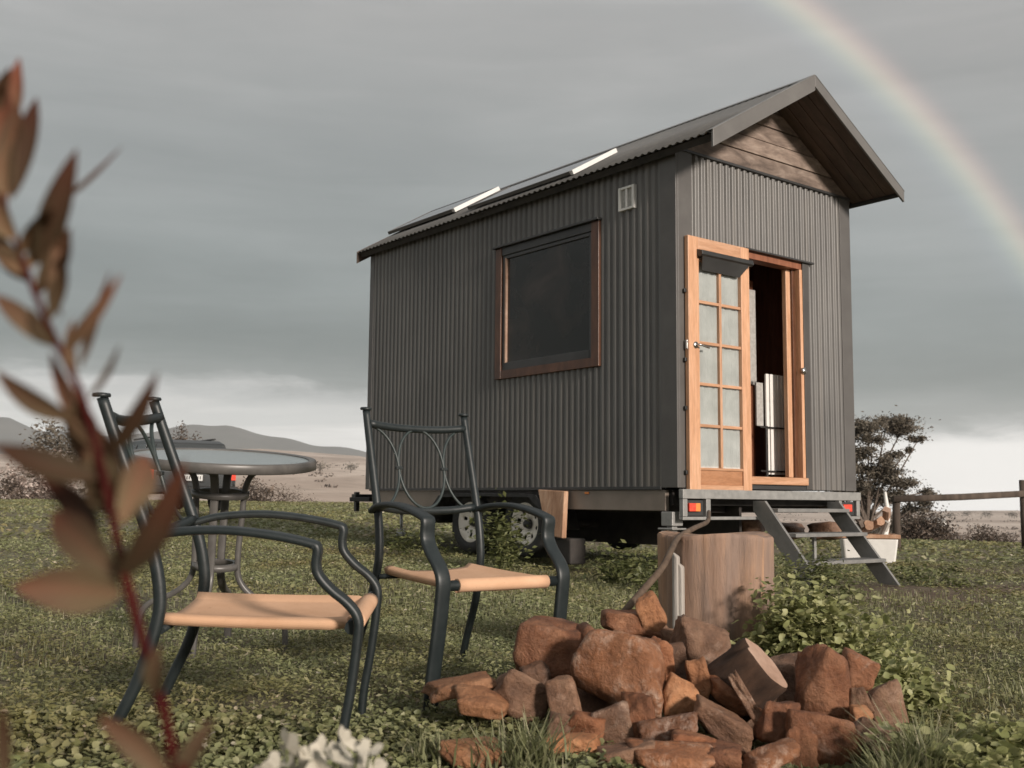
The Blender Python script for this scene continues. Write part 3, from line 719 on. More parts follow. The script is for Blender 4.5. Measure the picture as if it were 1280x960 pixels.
# wheels (tyre, rim with openings, hub)
def make_wheel(u, v, z, out_, label=None):
    wh = empty('wheel', (u, v, z)); wh.parent = tr_
    n = 32; R0 = .305
    MB().lathe([(.19, .0), (.205, .015 * out_), (.28, .02 * out_), (.298, .0), (R0, -.04 * out_), (R0, -.15 * out_), (.28, -.18 * out_), (.19, -.16 * out_)], n, (0, 0, 0), 'x').build('tyre', M['black'], wh)
    mb = MB(); vs = []; fs = []
    # spoked steel rim: ring, eight holes, centre
    K = 48; r_in, r_h0, r_h1, r_out = .045, .095, .150, .195
    r_h0, r_h1 = .108, .148; rings = [r_in, r_h0, r_h1, r_out]; dep = [-.055, -.040, -.028, .004]
    for j, (rr_, d) in enumerate(zip(rings, dep)):
        for k in range(K):
            a = 2 * math.pi * k / K; vs.append((d * out_, rr_ * math.cos(a), rr_ * math.sin(a)))
    for j in range(3):
        for k in range(K):
            if j == 1 and k % 6 in (1, 2): continue
            fs.append((j * K + k, j * K + (k + 1) % K, (j + 1) * K + (k + 1) % K, (j + 1) * K + k))
    mb.add(vs, fs, True); o = mb.build('rim', M['whitewheel'], wh); so = o.modifiers.new('t', 'SOLIDIFY'); so.thickness = .008; so.offset = 0
    MB().lathe([(.19, 0.003 * out_), (.192, -.15 * out_)], 32, (0, 0, 0), 'x').lathe([(.0, -.10 * out_), (.19, -.10 * out_)], 32, (0, 0, 0), 'x').build('brake_drum', M['under'], wh)
    MB().lathe([(0, .005 * out_), (.03, .0), (.042, -.03 * out_), (.046, -.06 * out_)], 20, (0, 0, 0), 'x').build('hub_cap', M['blackplastic'], wh)
    return wh
for v in (1.90, 2.74):
    make_wheel(.02, v, .475, -1)
    make_wheel(W - .12, v, .475, 1)
    MB().tube([(.2, v, .475), (W - .2, v, .475)], .035, 10).build('axle', M['under'], tr_)
MB().box(.1, W - .1, .3, 1.3, .60, .659).build('water_tank', M['under'], tr_)
MB().box(.02, W - .02, 3.5, 3.6, .45, .66).build('cross_member', M['under'], tr_)
# rear beam and light boxes
MB().box(-.02, W + .02, -.075, -.03, .712, .785).build('rear_beam', M['galv'], tr_, .003)
for a, b_ in ((-.015, .035), (.25, .30), (1.98, 2.02), (W - .04, W + .01)):
    MB().box(a, b_, -.07, -.03, .575, .710).build('light_bracket', M['galv'], tr_, .003)
MB().box(-.015, 1.05, -.068, -.034, .548, .573).build('lower_bar', M['galv'], tr_, .003)
MB().box(1.98, W + .01, -.068, -.034, .548, .573).build('lower_bar', M['galv'], tr_, .003)
MB().box(.04, .24, -.045, -.035, .58, .70).build('light_backing', M['trimdark'], tr_)
MB().box(2.03, 2.235, -.045, -.035, .58, .70).build('light_backing', M['trimdark'], tr_)
for a in (.055, 2.045):
    MB().box(a, a + .075, -.072, -.045, .613, .678).build('tail_light', M['redlens'], tr_, .005)
    MB().box(a + .076, a + .13, -.070, -.045, .613, .678).build('tail_light', M['orangelens'] if a < 1 else M['redlens'], tr_, .005)
MB().box(-.022, -.012, 1.0, 1.05, .745, .765).build('side_marker', M['orangelens'], tr_, .003)
# corner stabiliser
MB().box(-.04, .08, .02, .14, .50, .61).box(-.01, .05, .05, .11, .40, .50).box(-.06, .10, .0, .16, .47, .485).build('stabiliser', M['galv'], tr_, .006)
MB().tube([(-.1, .08, .455), (.03, .08, .46)], .007, 6).build('stabiliser_handle', M['galv'], tr_)
# draw bar and coupling at the far end
MB().hexa([(.5, 4.55, .66), (1.78, 4.55, .66), (1.20, 5.85, .62), (1.08, 5.85, .62), (.5, 4.55, .75), (1.78, 4.55, .75), (1.20, 5.85, .71), (1.08, 5.85, .71)]).build('drawbar', M['under'], tr_, .01)
MB().box(.02, W - .02, 4.66, 5.1, .66, .71).build('drawbar_deck', M['black'], tr_, .008)
MB().box(.05, .10, 5.0, 5.05, .55, .77).box(.03, .30, 4.98, 5.07, .70, .745).build('tool_bracket', M['blackplastic'], tr_, .006)
MB().tube([(1.14, 5.75, .5), (1.14, 5.75, .9)], .025, 8).lathe([(0, -.03), (.07, -.03), (.07, .03), (0, .03)], 16, (1.14, 5.75, .25), 'x').tube([(1.14, 5.75, .5), (1.14, 5.75, .26)], .02, 8).build('jockey_stand', M['galv'], tr_)
# timber slab leaning against the mudguard: its own thing
sb = empty('timber_slab', hw(-.09, 1.33, 0.17), HY, 'raw orange-brown timber slab leaning beside the trailer wheel', 'timber')
MB().hexa([(-.05, -.13, .20), (.0, -.13, .20), (0, .08, .22), (-.05, .08, .22), (.00, -.10, .60), (.05, -.10, .60), (.05, .26, .615), (.00, .26, .615)]).build('slab', M['slabwood'], sb, .008)
MB().box(.0, .18, -.18, .06, -.02, .20).build('foot_block', M['under'], sb, .015)
# steps
st = empty('house_steps', hw(1.0, -.1, 0), HY, 'grey steel steps with open treads leading up to the open door', 'steps')
for u in (-.14, .86):
    MB().prism([(.06, .70), (.06, .62), (-.44, .02), (-.62, .02), (-.06, .70)], 0, u - .014, u + .014).build('stringer', M['steelgrey'], st, .003)
for (v, z) in ((-.03, .64), (-.20, .445), (-.37, .235)):
    MB().box(-.124, .844, v - .14, v + .09, z - .03, z).build('tread', M['steelgrey'], st, .004)
MB().box(.30, .33, -.20, -.17, .0, .41).build('prop', M['galv'], st, .003)
# things inside the doorway
ht = empty('folding_rack', hw(1.30, .22, .83), HY, 'white slatted panel in a black stand just inside the open door', 'rack')
for k in range(6):
    MB().box(.055 + k * .055, .095 + k * .055, -.01, .01, .10, .98).build('slat', M['white'], ht, .004)
MB().box(-.04, .05, .02, .04, .52, .90).build('side_panel', M['vent'], ht, .004)
MB().box(-.05, .40, -.03, -.012, .50, .515).box(-.05, .40, -.03, -.012, .12, .135).box(.02, .045, -.03, -.012, .0, .52).box(.385, .40, -.03, -.012, .0, .52).box(-.02, .40, -.02, .04, .0, .06).build('stand', M['blackplastic'], ht, .003)
fp = empty('grey_panel', hw(1.39, .40, .83), HY, 'smooth grey upright cupboard door seen in the dark doorway', 'cupboard')
MB().box(-.25, .06, -.01, .02, .90, 1.76).build('cupboard_door', M['vent'], fp, .004)
MB().box(-.25, .065, .021, .3, .0, 1.85).build('cupboard_side', M['inner'], fp, .004)
# solar panels
for i, (v0, v1) in enumerate(((3.46, 4.80), (1.26, 2.86))):
    sp = empty('solar_panel', hw(0, 0, 0), HY, ['solar panel on the roof nearer the far end of the house', 'solar panel in the middle of the roof, closer to the door end'][i], 'solar panel', 'solar panels on the roof')
    s0, s1 = ((.24, .84), (.56, 1.10))[i]; a_, b_ = ((.026, .062), (.020, .052))[i]
    mb = MB(); slope_slab(mb, -1, s0 + .02, s1 - .02, v0 + .02, v1 - .02, b_ - .02, b_ - .004); mb.build('solar_glass', M['solar'], sp)
    mb = MB(); slope_slab(mb, -1, s0, s1, v0, v0 + .03, a_ - .008, b_); mb.build('end_frame', M['alu'], sp)
    mb = MB(); slope_slab(mb, -1, s0, s1, v1 - .03, v1, a_, b_); mb.build('end_frame', M['trim'], sp)
    mb = MB(); slope_slab(mb, -1, s1 - .02, s1 + .01, v0 + .031, v1 - .031, a_, b_ - .001); mb.build('edge_frame', M['trim'], sp)
    mb = MB(); slope_slab(mb, -1, s0 - .01, s0 + .02, v0 + .031, v1 - .031, a_, b_ - .001); mb.build('edge_frame', M['trim'], sp)
    for vv in (v0 + .3, v1 - .3):
        mb = MB(); slope_slab(mb, -1, s0 + .05, s1 - .05, vv, vv + .04, .01, a_ - .001); mb.build('mount_rail', M['trim'], sp)

# ------------------------------------------------------------------ garden chairs
def chair_arm(side):
    pts = spline([(side * .235, -.275, .585), (side * .25, -.20, .608), (side * .262, -.08, .618), (side * .267, .04, .608), (side * .268, .132, .589), (side * .268, .150, .576),
                  (side * .267, .148, .535), (side * .266, .155, .505), (side * .265, .185, .468), (side * .264, .228, .430), (side * .263, .252, .39), (side * .262, .252, .33), (side * .263, .240, .20), (side * .265, .222, .06), (side * .265, .215, -.10)], 5)
    return MB().tube(pts, 1, 14, flat=(.0275, .0115), up=(1, 0, 0))
def chair_back_post(side):
    pts = spline([(side * .255, -.37, -.10), (side * .252, -.335, .05), (side * .245, -.27, .22), (side * .236, -.236, .36), (side * .232, -.232, .44), (side * .23, -.252, .55), (side * .23, -.30, .70), (side * .23, -.355, .86), (side * .23, -.39, .965)], 5)
    n = len(pts); rad_ = [.014 + .0022 * math.sin(math.pi * i / n) for i in range(n)]
    return MB().tube(pts, rad_, 12)
def make_chair():
    c = empty('garden_chair')
    for s in (-1, 1):
        chair_arm(s).build('arm_and_front_leg', M['chair'], c)
        pst = chair_back_post(s).build('back_post', M['chair'], c)
        MB().lathe([(0, -.004), (.021, -.004), (.023, .002), (.020, .007), (0, .009)], 16, (s * .23, -.392, .970)).build('cap', M['chair'], pst)
    MB().tube(spline([(-.225, -.372, .915), (-.12, -.382, .905), (0, -.386, .902), (.12, -.382, .905), (.225, -.372, .915)], 4), .015, 10).build('top_rail', M['chair'], c)
    MB().tube(spline([(-.225, -.268, .60), (-.1, -.285, .585), (.1, -.285, .585), (.225, -.268, .60)], 4), .0155, 10).build('lower_back_rail', M['chair'], c)
    MB().tube([(-.262, .238, .365), (.262, .238, .365)], .0185, 12).build('front_rail', M['chair'], c)
    MB().tube([(-.236, -.225, .343), (.236, -.225, .343)], .010, 10).build('rear_rail', M['chair'], c)
    # wrought scroll work: oval with two side arcs; follows the raked back
    def bk(x, z):
        t_ = (z - .60) / .31; return (x, -.284 - .10 * t_, z)
    el_ = [bk(.105 * math.cos(a), .747 + .153 * math.sin(a)) for a in np.linspace(0, 2 * math.pi, 41)]
    MB().tube(el_, .0055, 8, cap=False).build('back_oval', M['rod'], c)
    for s in (-1, 1):
        arc = [bk(s * (.225 - .12 * math.cos(a)), .747 + .160 * math.sin(a)) for a in np.linspace(-1.45, 1.45, 25)]
        MB().tube(arc, .0055, 8).build('back_arc', M['rod'], c)
        MB().box(-.014, .014, -.008, .008, -.006, .006).build('clip', M['chair'], c, .002).location = bk(s * .105, .747)
    # sling seat wrapped round its side rails
    mb = MB(); nx, ny = 20, 16; vs = []
    secs = []
    for i in range(nx + 1):
        x = -.215 + .43 * i / nx
        t_ = 2 * i / nx - 1
        top = .372 + .016 * math.exp(-((abs(t_) - .93) / .07) ** 2) - .014 * (1 - t_ * t_)
        secs.append((x, top))
    lo = [(x, .352 if abs(2 * i / nx - 1) > .85 else top - .006) for i, (x, top) in enumerate(secs)]
    loop = secs + [(.222, .372)] + lo[::-1] + [(-.222, .372)]
    K = len(loop)
    ys = [-.235 + .475 * j / ny for j in range(ny + 1)]
    for j, y in enumerate(ys):
        tt = j / ny; wsc = (.93 + .07 * tt) if tt > .05 else .93
        fr_ = max(0, (tt - .93) / .07); dz = -.012 * fr_ ** 2
        ed = .004 * math.sin(j * .9)
        for (x, z) in loop: vs.append((x * wsc * (1.0 if tt < .9 else .93), y, z + dz - .004 * (1 - (2 * tt - 1) ** 2)))
    fs = [(j * K + k, j * K + (k + 1) % K, (j + 1) * K + (k + 1) % K, (j + 1) * K + k) for j in range(ny) for k in range(K)]
    fs += [tuple(range(K)), tuple(range((ny + 1) * K - 1, ny * K - 1, -1))]
    mb.add(vs, fs, True)
    seat = mb.build('seat', M['sling'], c)
    for s in (-1, 1): MB().tube([(s * .186, -.22, .366), (s * .190, -.1, .3655), (s * .196, .08, .3655), (s * .198, .20, .368)], .0022, 6).build('seam', M['seam'], seat)
    # front roll of the sling round the front rail
    roll_pts = [(x, .238, .365) for x in np.linspace(-.195, .195, 9)]
    MB().tube(roll_pts, .0235, 16).build('sling_roll', M['sling'], seat)
    return c
ch = make_chair()
def place(o, loc, yaw, s, tilt_=(0, 0)):
    # local +Y forward; yaw clockwise from world +Y
    o.location = loc; o.rotation_euler = (tilt_[0], tilt_[1], -yaw); o.scale = (s, s, s)
ch2 = copy_tree(ch)
place(ch, (-.63, 2.905, .065), R(88.5), .9, (R(-.9), R(4.0)))
ch.scale = (.9, 1.0, .9)
tag(ch, 'dark green garden chair with orange sling seat seen side-on at the left, facing right', 'chair', 'garden chairs around the glass table')
place(ch2, (-.163, 3.66, .105), R(143), .9, (R(-3.2), 0))
tag(ch2, 'dark green garden chair with orange sling seat standing nearer the stones, facing the camera', 'chair', 'garden chairs around the glass table')

# ------------------------------------------------------------------ garden table
tb = empty('garden_table', (-1.195, 4.40, 0.0), 0, 'round glass-topped garden table with grey metal rim and curved legs', 'table')
tb.rotation_euler = (R(6.9), R(1.8), R(12))
RT, HT = .368, .875
tb.location.z = -.02
MB().lathe([(RT - .03, HT), (RT - .004, HT + .002), (RT, HT - .004), (RT, HT - .034), (RT - .012, HT - .038), (RT - .03, HT - .034), (RT - .03, HT)], 96).build('rim', M['tablerim'], tb)
MB().lathe([(0, HT - .004), (RT - .03, HT - .004)], 96).lathe([(0, HT - .012), (RT - .03, HT - .012)], 96).build('table_glass', M['tableglass'], tb)
for zz, rr_ in ((HT - .15, .10), (.44, .08)):
    MB().lathe([(rr_ - .012, zz + .012), (rr_ + .012, zz + .012), (rr_ + .012, zz - .012), (rr_ - .012, zz - .012), (rr_ - .012, zz + .012)], 40).build('leg_ring', M['tablerim'], tb)
for k in range(4):
    a = R(-100 + 90 * k)
    pr = [(.20, HT - .045), (.13, HT - .06), (.098, HT - .12), (.092, .65), (.085, .46), (.10, .38), (.16, .32), (.25, .275), (.285, .22), (.295, .10), (.30, -.02)]
    pts = spline([(r_ * math.cos(a), r_ * math.sin(a), z_) for r_, z_ in pr], 5)
    MB().tube(pts, 1, 12, flat=(.016, .011), up=(-math.sin(a), math.cos(a), 0)).build('leg', M['tablerim'], tb)

# ------------------------------------------------------------------ stump and root
d0 = 3.9
pA, pB = at(836, 669, d0), at(978, 669, d0)
stump = empty('stump', ((pA.x + pB.x) / 2, d0 + .2, gzf((pA.x + pB.x) / 2, d0) - .02), 0, 'thick square-sided sawn tree stump standing behind the stone pile', 'stump')
sh = pA.z - stump.location.z; hwid = (pB.x - pA.x) / 2
mb = MB(); n = 96; prof_z = [0, .08, .16, .24, .32, .40, .47, sh - .02, sh - .006, sh]
prof_z = [z * sh / (sh) for z in prof_z]
vs = []
def stump_r(a, z):
    ca, sa = math.cos(a), math.sin(a)
    q = 1 / (abs(ca / hwid) ** 2.5 + abs(sa / .19) ** 2.5) ** (1 / 2.5)
    nz_ = noise.noise(Vector((ca * 2.4, sa * 2.4, z * .8))) * .022 + noise.noise(Vector((ca * 9, sa * 9, z * 1.2))) * .009
    return q + nz_ + .012 * math.exp(-z / .1)
for j, z in enumerate(prof_z):
    for k in range(n):
        a = 2 * math.pi * k / n; r_ = stump_r(a, z) * (1 - (.025 if j == len(prof_z) - 1 else 0))
        vs.append((r_ * math.cos(a), r_ * math.sin(a), z + .008 * math.sin(a * 3) * (z / sh)))
fs = [(j * n + k, j * n + (k + 1) % n, (j + 1) * n + (k + 1) % n, (j + 1) * n + k) for j in range(len(prof_z) - 1) for k in range(n)]
mb.add(vs, fs, True); mb.add([vs[(len(prof_z) - 1) * n + k] for k in range(n)], [tuple(range(n))])
mb.build('trunk', M['stump'], stump)
mb = MB()
for q0, q1, zt in ((0.0, .018, .90), (.017, .034, .84)):
    mb.hexa([(-hwid + .012 + q0, -.185, .02), (-hwid + .014 + q1, -.198, .02), (-hwid + .03 + q1, -.15, .02), (-hwid + .02 + q0, -.14, .02), (-hwid + .016 + q0, -.180, sh * zt), (-hwid + .014 + q1, -.192, sh * (zt - .03)), (-hwid + .03 + q1, -.15, sh * (zt - .03)), (-hwid + .02 + q0, -.14, sh * zt)])
mb.build('sapwood_strip', M['palestrip'], stump, .006)
pts = [at(886, 640, 4.9), at(884, 652, 4.6), at(868, 660, 4.25), at(848, 672, 3.95), at(838, 690, 3.70), at(826, 712, 3.62), at(800, 742, 3.55), at(778, 768, 3.5), at(764, 790, 3.45)]
o = MB().tube(spline(pts, 8), [.009 + .004 * (i / 64) for i in range(8 * 8 + 1)], 10).build('hose', M['hose'])
tag(o, 'thin brown hose running from the trailer over the stump down to the stones', 'hose')

# ------------------------------------------------------------------ stones
def rock_mesh(size, seed, cuts, rough=.03, sub=4, soft=14.0, flat_planes=()):
    rs_ = np.random.RandomState(seed)
    bm = bmesh.new(); bmesh.ops.create_icosphere(bm, subdivisions=sub, radius=1)
    P = np.array([v.co[:] for v in bm.verts]); d = P / np.linalg.norm(P, axis=1, keepdims=True)
    nn = []
    for ax in range(3):
        for s in (-1, 1):
            v = np.zeros(3); v[ax] = s; v += rs_.normal(0, .16, 3); v /= np.linalg.norm(v); nn.append((v, rs_.uniform(.80, .95)))
    for _ in range(cuts):
        v = rs_.normal(0, 1, 3); v /= np.linalg.norm(v); nn.append((v, rs_.uniform(.78, 1.08)))
    for v, h in flat_planes:
        v = np.array(v, float); v /= np.linalg.norm(v); nn.append((v, h))
    soft = soft * 1.9
    acc = np.zeros(len(d))
    for v, h in nn:
        c = np.maximum(d @ v, 1e-4) / h; acc += c ** soft
    r_ = acc ** (-1 / soft)
    Q = d * r_[:, None]
    off = rs_.uniform(0, 100)
    dn = np.array([noise.fractal(Vector((q[0] * 1.6 + off, q[1] * 1.6, q[2] * 1.6)), 1.0, 2.0, 5) for q in Q])
    dl = np.array([noise.noise(Vector((q[0] * .9 + off, q[1] * .9 + 7, q[2] * .9))) for q in Q])
    rg = np.array([abs(noise.noise(Vector((q[0] * 2.6 + off, q[1] * 2.6, q[2] * 2.6 + 3)))) for q in Q])
    Q *= (1 + dn * rough + dl * .10 - np.maximum(.10 - rg, 0) * rough * 5)[:, None]
    mx_ = np.abs(Q).max(0); Q = Q / mx_ * (np.array(size) / 2)
    for v, q in zip(bm.verts, Q): v.co = q
    for f_ in bm.faces: f_.smooth = True
    me_ = bpy.data.meshes.new('stone'); bm.to_mesh(me_); bm.free()
    return me_
# px, py, width px, height px, forward distance, depth ratio, roll, cuts, softness, material, label
ST = [
 (687, 817, 94, 82, 3.20, .85, 3, 4, 7, 'rock_red', 'rounded red-brown boulder with a lid-like top at the upper left of the pile'),
 (781, 838, 126, 112, 3.00, .8, 8, 5, 11, 'rock_vein', 'largest stone of the pile, flat-topped with pale veins down its right side'),
 (815, 767, 40, 46, 3.40, .5, -25, 1, 3.5, 'rock_orange', 'smooth oval tan stone perched highest, against the stump'),
 (785, 782, 62, 30, 3.42, .8, 0, 3, 10, 'rock_red', 'low dark red stone half hidden behind the oval tan stone'),
 (880, 808, 92, 76, 3.25, .8, 20, 5, 12, 'rock_grey', 'dull brown wedge-shaped stone below the stump'),
 (704, 872, 42, 48, 2.96, .8, -8, 5, 22, 'rock_grey', 'small pale grey cube-like stone under the largest stone'),
 (580, 862, 84, 36, 3.05, .7, -12, 5, 14, 'rock_orange', 'long flat orange stone at the far left of the pile'),
 (603, 886, 70, 42, 2.95, .8, 8, 3, 9, 'rock_orange', 'rounded orange stone in the grass at the left foot of the pile'),
 (652, 876, 90, 80, 3.02, .7, 24, 6, 22, 'rock_grey', 'big slanting grey-brown wedge of stone under the rounded boulder'),
 (722, 937, 66, 34, 2.72, .9, -3, 4, 26, 'rock_orange', 'brick-shaped orange stone at the front left of the pile'),
 (733, 911, 44, 36, 2.84, .8, 15, 5, 20, 'rock_red', 'small angular red stone behind the brick-shaped one'),
 (770, 912, 60, 58, 2.86, .7, -18, 6, 24, 'rock_grey', 'upright brown wedge directly below the largest stone'),
 (803, 906, 44, 62, 2.86, .8, -10, 6, 18, 'rock_red', 'narrow dark upright stone to the right of the brown wedge'),
 (848, 874, 64, 66, 2.98, .7, 28, 6, 24, 'rock_orange', 'angular orange-brown stone in the middle of the pile'),
 (874, 854, 30, 50, 3.05, .8, -12, 3, 9, 'rock_orange', 'small smooth finger-shaped stone below the brown wedge stone'),
 (912, 872, 92, 50, 3.02, .6, 42, 5, 18, 'rock_red', 'reddish slab sloping down to the right in the centre of the pile'),
 (905, 907, 82, 58, 2.86, .8, 30, 5, 18, 'rock_grey', 'blue-grey angular stone with a dark left side in the centre front'),
 (838, 915, 68, 40, 2.80, .8, -14, 5, 16, 'rock_vein', 'pale orange lumpy stone at the centre front'),
 (866, 931, 50, 24, 2.72, .8, 4, 4, 16, 'rock_red', 'small flat red stone below the pale orange lump'),
 (902, 940, 58, 26, 2.70, .8, 8, 5, 20, 'rock_red', 'low red-brown stone beneath the blue-grey stone'),
 (948, 893, 24, 66, 2.92, .7, -30, 4, 16, 'rock_grey', 'thin splintered strip of stone leaning down to the right'),
 (972, 906, 52, 52, 2.88, .8, 10, 4, 10, 'rock_red', 'lumpy brown stone in the hollow right of the centre'),
 (1033, 864, 76, 106, 2.98, .7, 2, 6, 20, 'rock_red', 'tall upright red block with a jagged top on the right of the pile'),
 (1030, 934, 84, 82, 2.80, .8, -2, 6, 24, 'rock_red', 'big square red block carrying the jagged-topped one'),
 (1079, 842, 42, 44, 3.15, .8, 12, 5, 14, 'rock_red', 'pinkish stone behind the jagged-topped block'),
 (1076, 877, 30, 34, 2.98, .8, -15, 5, 18, 'rock_grey', 'small grey stone wedged right of the jagged-topped block'),
 (1078, 897, 22, 24, 2.92, .9, 0, 3, 8, 'rock_orange', 'smallest round stone, below the wedged grey one'),
 (1112, 886, 62, 72, 2.98, .35, -18, 3, 7, 'rock_grey', 'heart-shaped flat brown slab at the right end of the pile'),
 (1100, 930, 70, 52, 2.84, .8, 26, 5, 16, 'rock_grey', 'dull brown wedge at the lower right end of the pile'),
 (590, 949, 68, 38, 2.62, .8, 4, 4, 16, 'rock_orange', 'lone orange stone in the grass in front of the pile'),
 (850, 954, 104, 30, 2.60, .7, 3, 5, 22, 'rock_vein', 'long low stone with a pale top at the very front'),
 (784, 950, 66, 30, 2.64, .8, -5, 5, 16, 'rock_grey', 'squat brown stone at the front left of centre'),
 (908, 950, 40, 24, 2.62, .8, 6, 5, 20, 'rock_red', 'little dark red stone at the front right of centre'),
 (965, 950, 64, 36, 2.62, .7, -8, 6, 22, 'rock_vein', 'pale pink wedge at the front, right of centre'),
 (1000, 940, 44, 50, 2.78, .8, 10, 5, 14, 'rock_red', 'dark stone squeezed left of the big square block'),
 (700, 908, 30, 26, 2.85, .8, 5, 4, 20, 'rock_grey', 'tiny grey-brown stone above the brick-shaped one'),
 (672, 850, 40, 40, 3.15, .8, -20, 5, 16, 'rock_grey', 'brown stone tucked behind the slanting wedge'),
 (826, 838, 40, 60, 3.12, .8, 0, 5, 14, 'rock_red', 'shaded stone behind the right edge of the largest stone'),
 (990, 868, 60, 70, 3.20, .8, 0, 5, 12, 'rock_grey', 'shaded stone in the dark gap left of the jagged-topped block'),
 (930, 905, 90, 70, 3.10, .8, 0, 5, 12, 'rock_grey', 'shaded stone at the back of the central hollow'),
 (760, 890, 110, 70, 3.12, .8, 0, 5, 12, 'rock_grey', 'large shaded stone holding up the largest stone from below'),
 (805, 815, 90, 70, 3.42, .8, 0, 5, 12, 'rock_grey', 'shaded stone behind the largest stone, under the oval tan one'),
 (850, 850, 100, 80, 3.25, .8, 0, 5, 12, 'rock_grey', 'shaded stone at the heart of the pile'),
]
for i, (px, py, wpx, hpx, d, dr, rl, cuts, soft, mtl, lab) in enumerate(ST):
    c = at(px, py, d); s_ = d / FPX * 1.0
    a = abs(R(rl)); gr = 1.1 if wpx * hpx > 4200 else 1.3
    w_, h_ = wpx * s_ * gr, hpx * s_ * gr
    # undo the growth of the box that the roll brings
    ca, sa = math.cos(a), math.sin(a); det = ca * ca - sa * sa
    if det > .35:
        w2 = (w_ * ca - h_ * sa) / det; h2 = (h_ * ca - w_ * sa) / det
        w2 = max(w2, .55 * w_); h2 = max(h2, .55 * h_)
    else: w2, h2 = w_ * .9, h_ * .62
    fp_ = [((-.08, .1, 1), .80)] if i == 1 else ([((.1, -.1, 1), .9)] if i in (0, 9) else [])
    me_ = rock_mesh((w2, max(w2, h2) * dr * .9, h2), 100 + i, cuts, .085, 4, soft, fp_)
    o = link('stone', me_, M[mtl]); o.location = c + Vector((0, max(w2, h2) * dr * .3, 0)); o.rotation_euler = (rnd.uniform(-.1, .1), R(rl), rnd.uniform(-.25, .25))
    tag(o, lab, 'stone', 'reddish stones heaped in front of the stump')
# the cut log on the pile: sawn face up and to the right, body running down to the left
face_c = at(962, 830, 3.0); ax_ = Vector((.66, -.42, .62)).normalized()
face_c = face_c + Vector((0, .03, -.005))
lg = empty('cut_log', face_c, 0, 'short dark log with a pale oval sawn face lying on top of the stones', 'log')
ly = Vector((.65, 0, -.76)); ly = (ly - ax_ * ly.dot(ax_)).normalized(); lx = ly.cross(ax_)
lg.rotation_euler = Matrix((lx, ly, ax_)).transposed().to_euler()
mb = MB(); n = 48; vs = []
def lrad(a, z): return .082 + (.004 * math.sin(2 * a + .5)) + .014 * noise.noise(Vector((math.cos(a) * 2, math.sin(a) * 2, z * 6)))
rows_ = [-.20, -.17, -.12, -.07, -.03, -.008, 0]
for j, z in enumerate(rows_):
    for k in range(n):
        a = 2 * math.pi * k / n; r_ = lrad(a, z) * (.7 if j == 0 else .95 if j == 6 else 1.05 if j < 3 else 1)
        vs.append((.62 * r_ * math.cos(a), 1.05 * r_ * math.sin(a), z))
fs = [(j * n + k, j * n + (k + 1) % n, (j + 1) * n + (k + 1) % n, (j + 1) * n + k) for j in range(6) for k in range(n)] + [tuple(range(n))]
mb.add(vs, fs, True); mb.build('log', M['logbark'], lg)
MB().add([(v[0], v[1], .0) for v in vs[6 * n:]], [tuple(range(n))]).build('sawn_face', M['cutface'], lg)
# curled bark piece
mb = MB(); c = at(735, 796, 3.2); vs = []
for i in range(26):
    a = i * .36; r_ = .026 - .0006 * i
    for z in (-.045, .045): vs.append((r_ * math.cos(a), z, r_ * math.sin(a) * 1.3))
mb.add(vs, [(2 * i, 2 * i + 1, 2 * i + 3, 2 * i + 2) for i in range(25)], True)
o = mb.build('bark_curl', M['rock_red']); so = o.modifiers.new('t', 'SOLIDIFY'); so.thickness = .006
o.location = c; o.rotation_euler = (.2, .1, .3); tag(o, 'curled dark strip of bark stuck between the two top boulders', 'bark')
# stones under the house by the steps
UL = ['stone in the shade under the trailer, just right of the stump top', 'stone under the trailer hidden partly by the left stringer of the steps', 'stone under the trailer seen between the top and middle treads', 'stone under the trailer seen behind the right half of the treads']
for i, (px, py, wpx, hpx, d) in enumerate(((905, 660, 40, 24, 10.6), (940, 658, 44, 28, 10.5), (985, 664, 50, 26, 10.4), (1032, 664, 40, 24, 10.2))):
    s_ = d / FPX; me_ = rock_mesh((wpx * s_, .25, hpx * s_), 300 + i, 5, .06, 3, 14)
    o = link('stone', me_, M['rock_grey']); o.location = at(px, py, d); o.rotation_euler = (0, rnd.uniform(-.2, .2), rnd.uniform(0, 3))
    tag(o, UL[i], 'stone', 'stones under the trailer')

# ------------------------------------------------------------------ firewood tub
tubp = at(1082, 702, 12.6); tz = gzf(tubp.x, tubp.y)
tub = empty('firewood_tub', (tubp.x, tubp.y, tz), R(-12), 'white rectangular tub with a timber rim beside the steps', 'tub')
MB().hexa([(-.24, -.2, 0), (.30, -.2, 0), (.30, .2, 0), (-.24, .2, 0), (-.27, -.22, .30), (.34, -.22, .30), (.34, .22, .30), (-.27, .22, .30)]).build('tub_body', M['white'], tub, .02)
MB().box(-.29, .36, -.24, -.19, .30, .345).box(-.29, .36, .19, .24, .30, .345).box(-.29, -.24, -.19, .19, .301, .344).box(.31, .36, -.19, .19, .301, .344).build('rim', M['slabwood'], tub, .006)
FW = [((-.12, 0, .40), .055, .42, (1.2, .5), 'bark', 'grey-brown firewood log leaning left in the tub'), ((0, -.05, .42), .065, .34, (1.35, -.6), 'slabwood', 'orange split firewood piece lying across the tub'),
      ((.12, .02, .45), .06, .36, (1.3, .3), 'slabwood', 'split firewood piece lying near the tub centre'), ((-.05, .08, .52), .05, .5, (.9, -1.0), 'bark', 'dark firewood branch at the back of the tub'),
      ((.24, -.02, .50), .055, .36, (.75, -.2), 'cutface', 'pale split log propped against the right side of the tub'), ((.20, -.08, .40), .045, .2, (.4, .3), 'palestrip', 'small pale offcut in the front of the tub')]
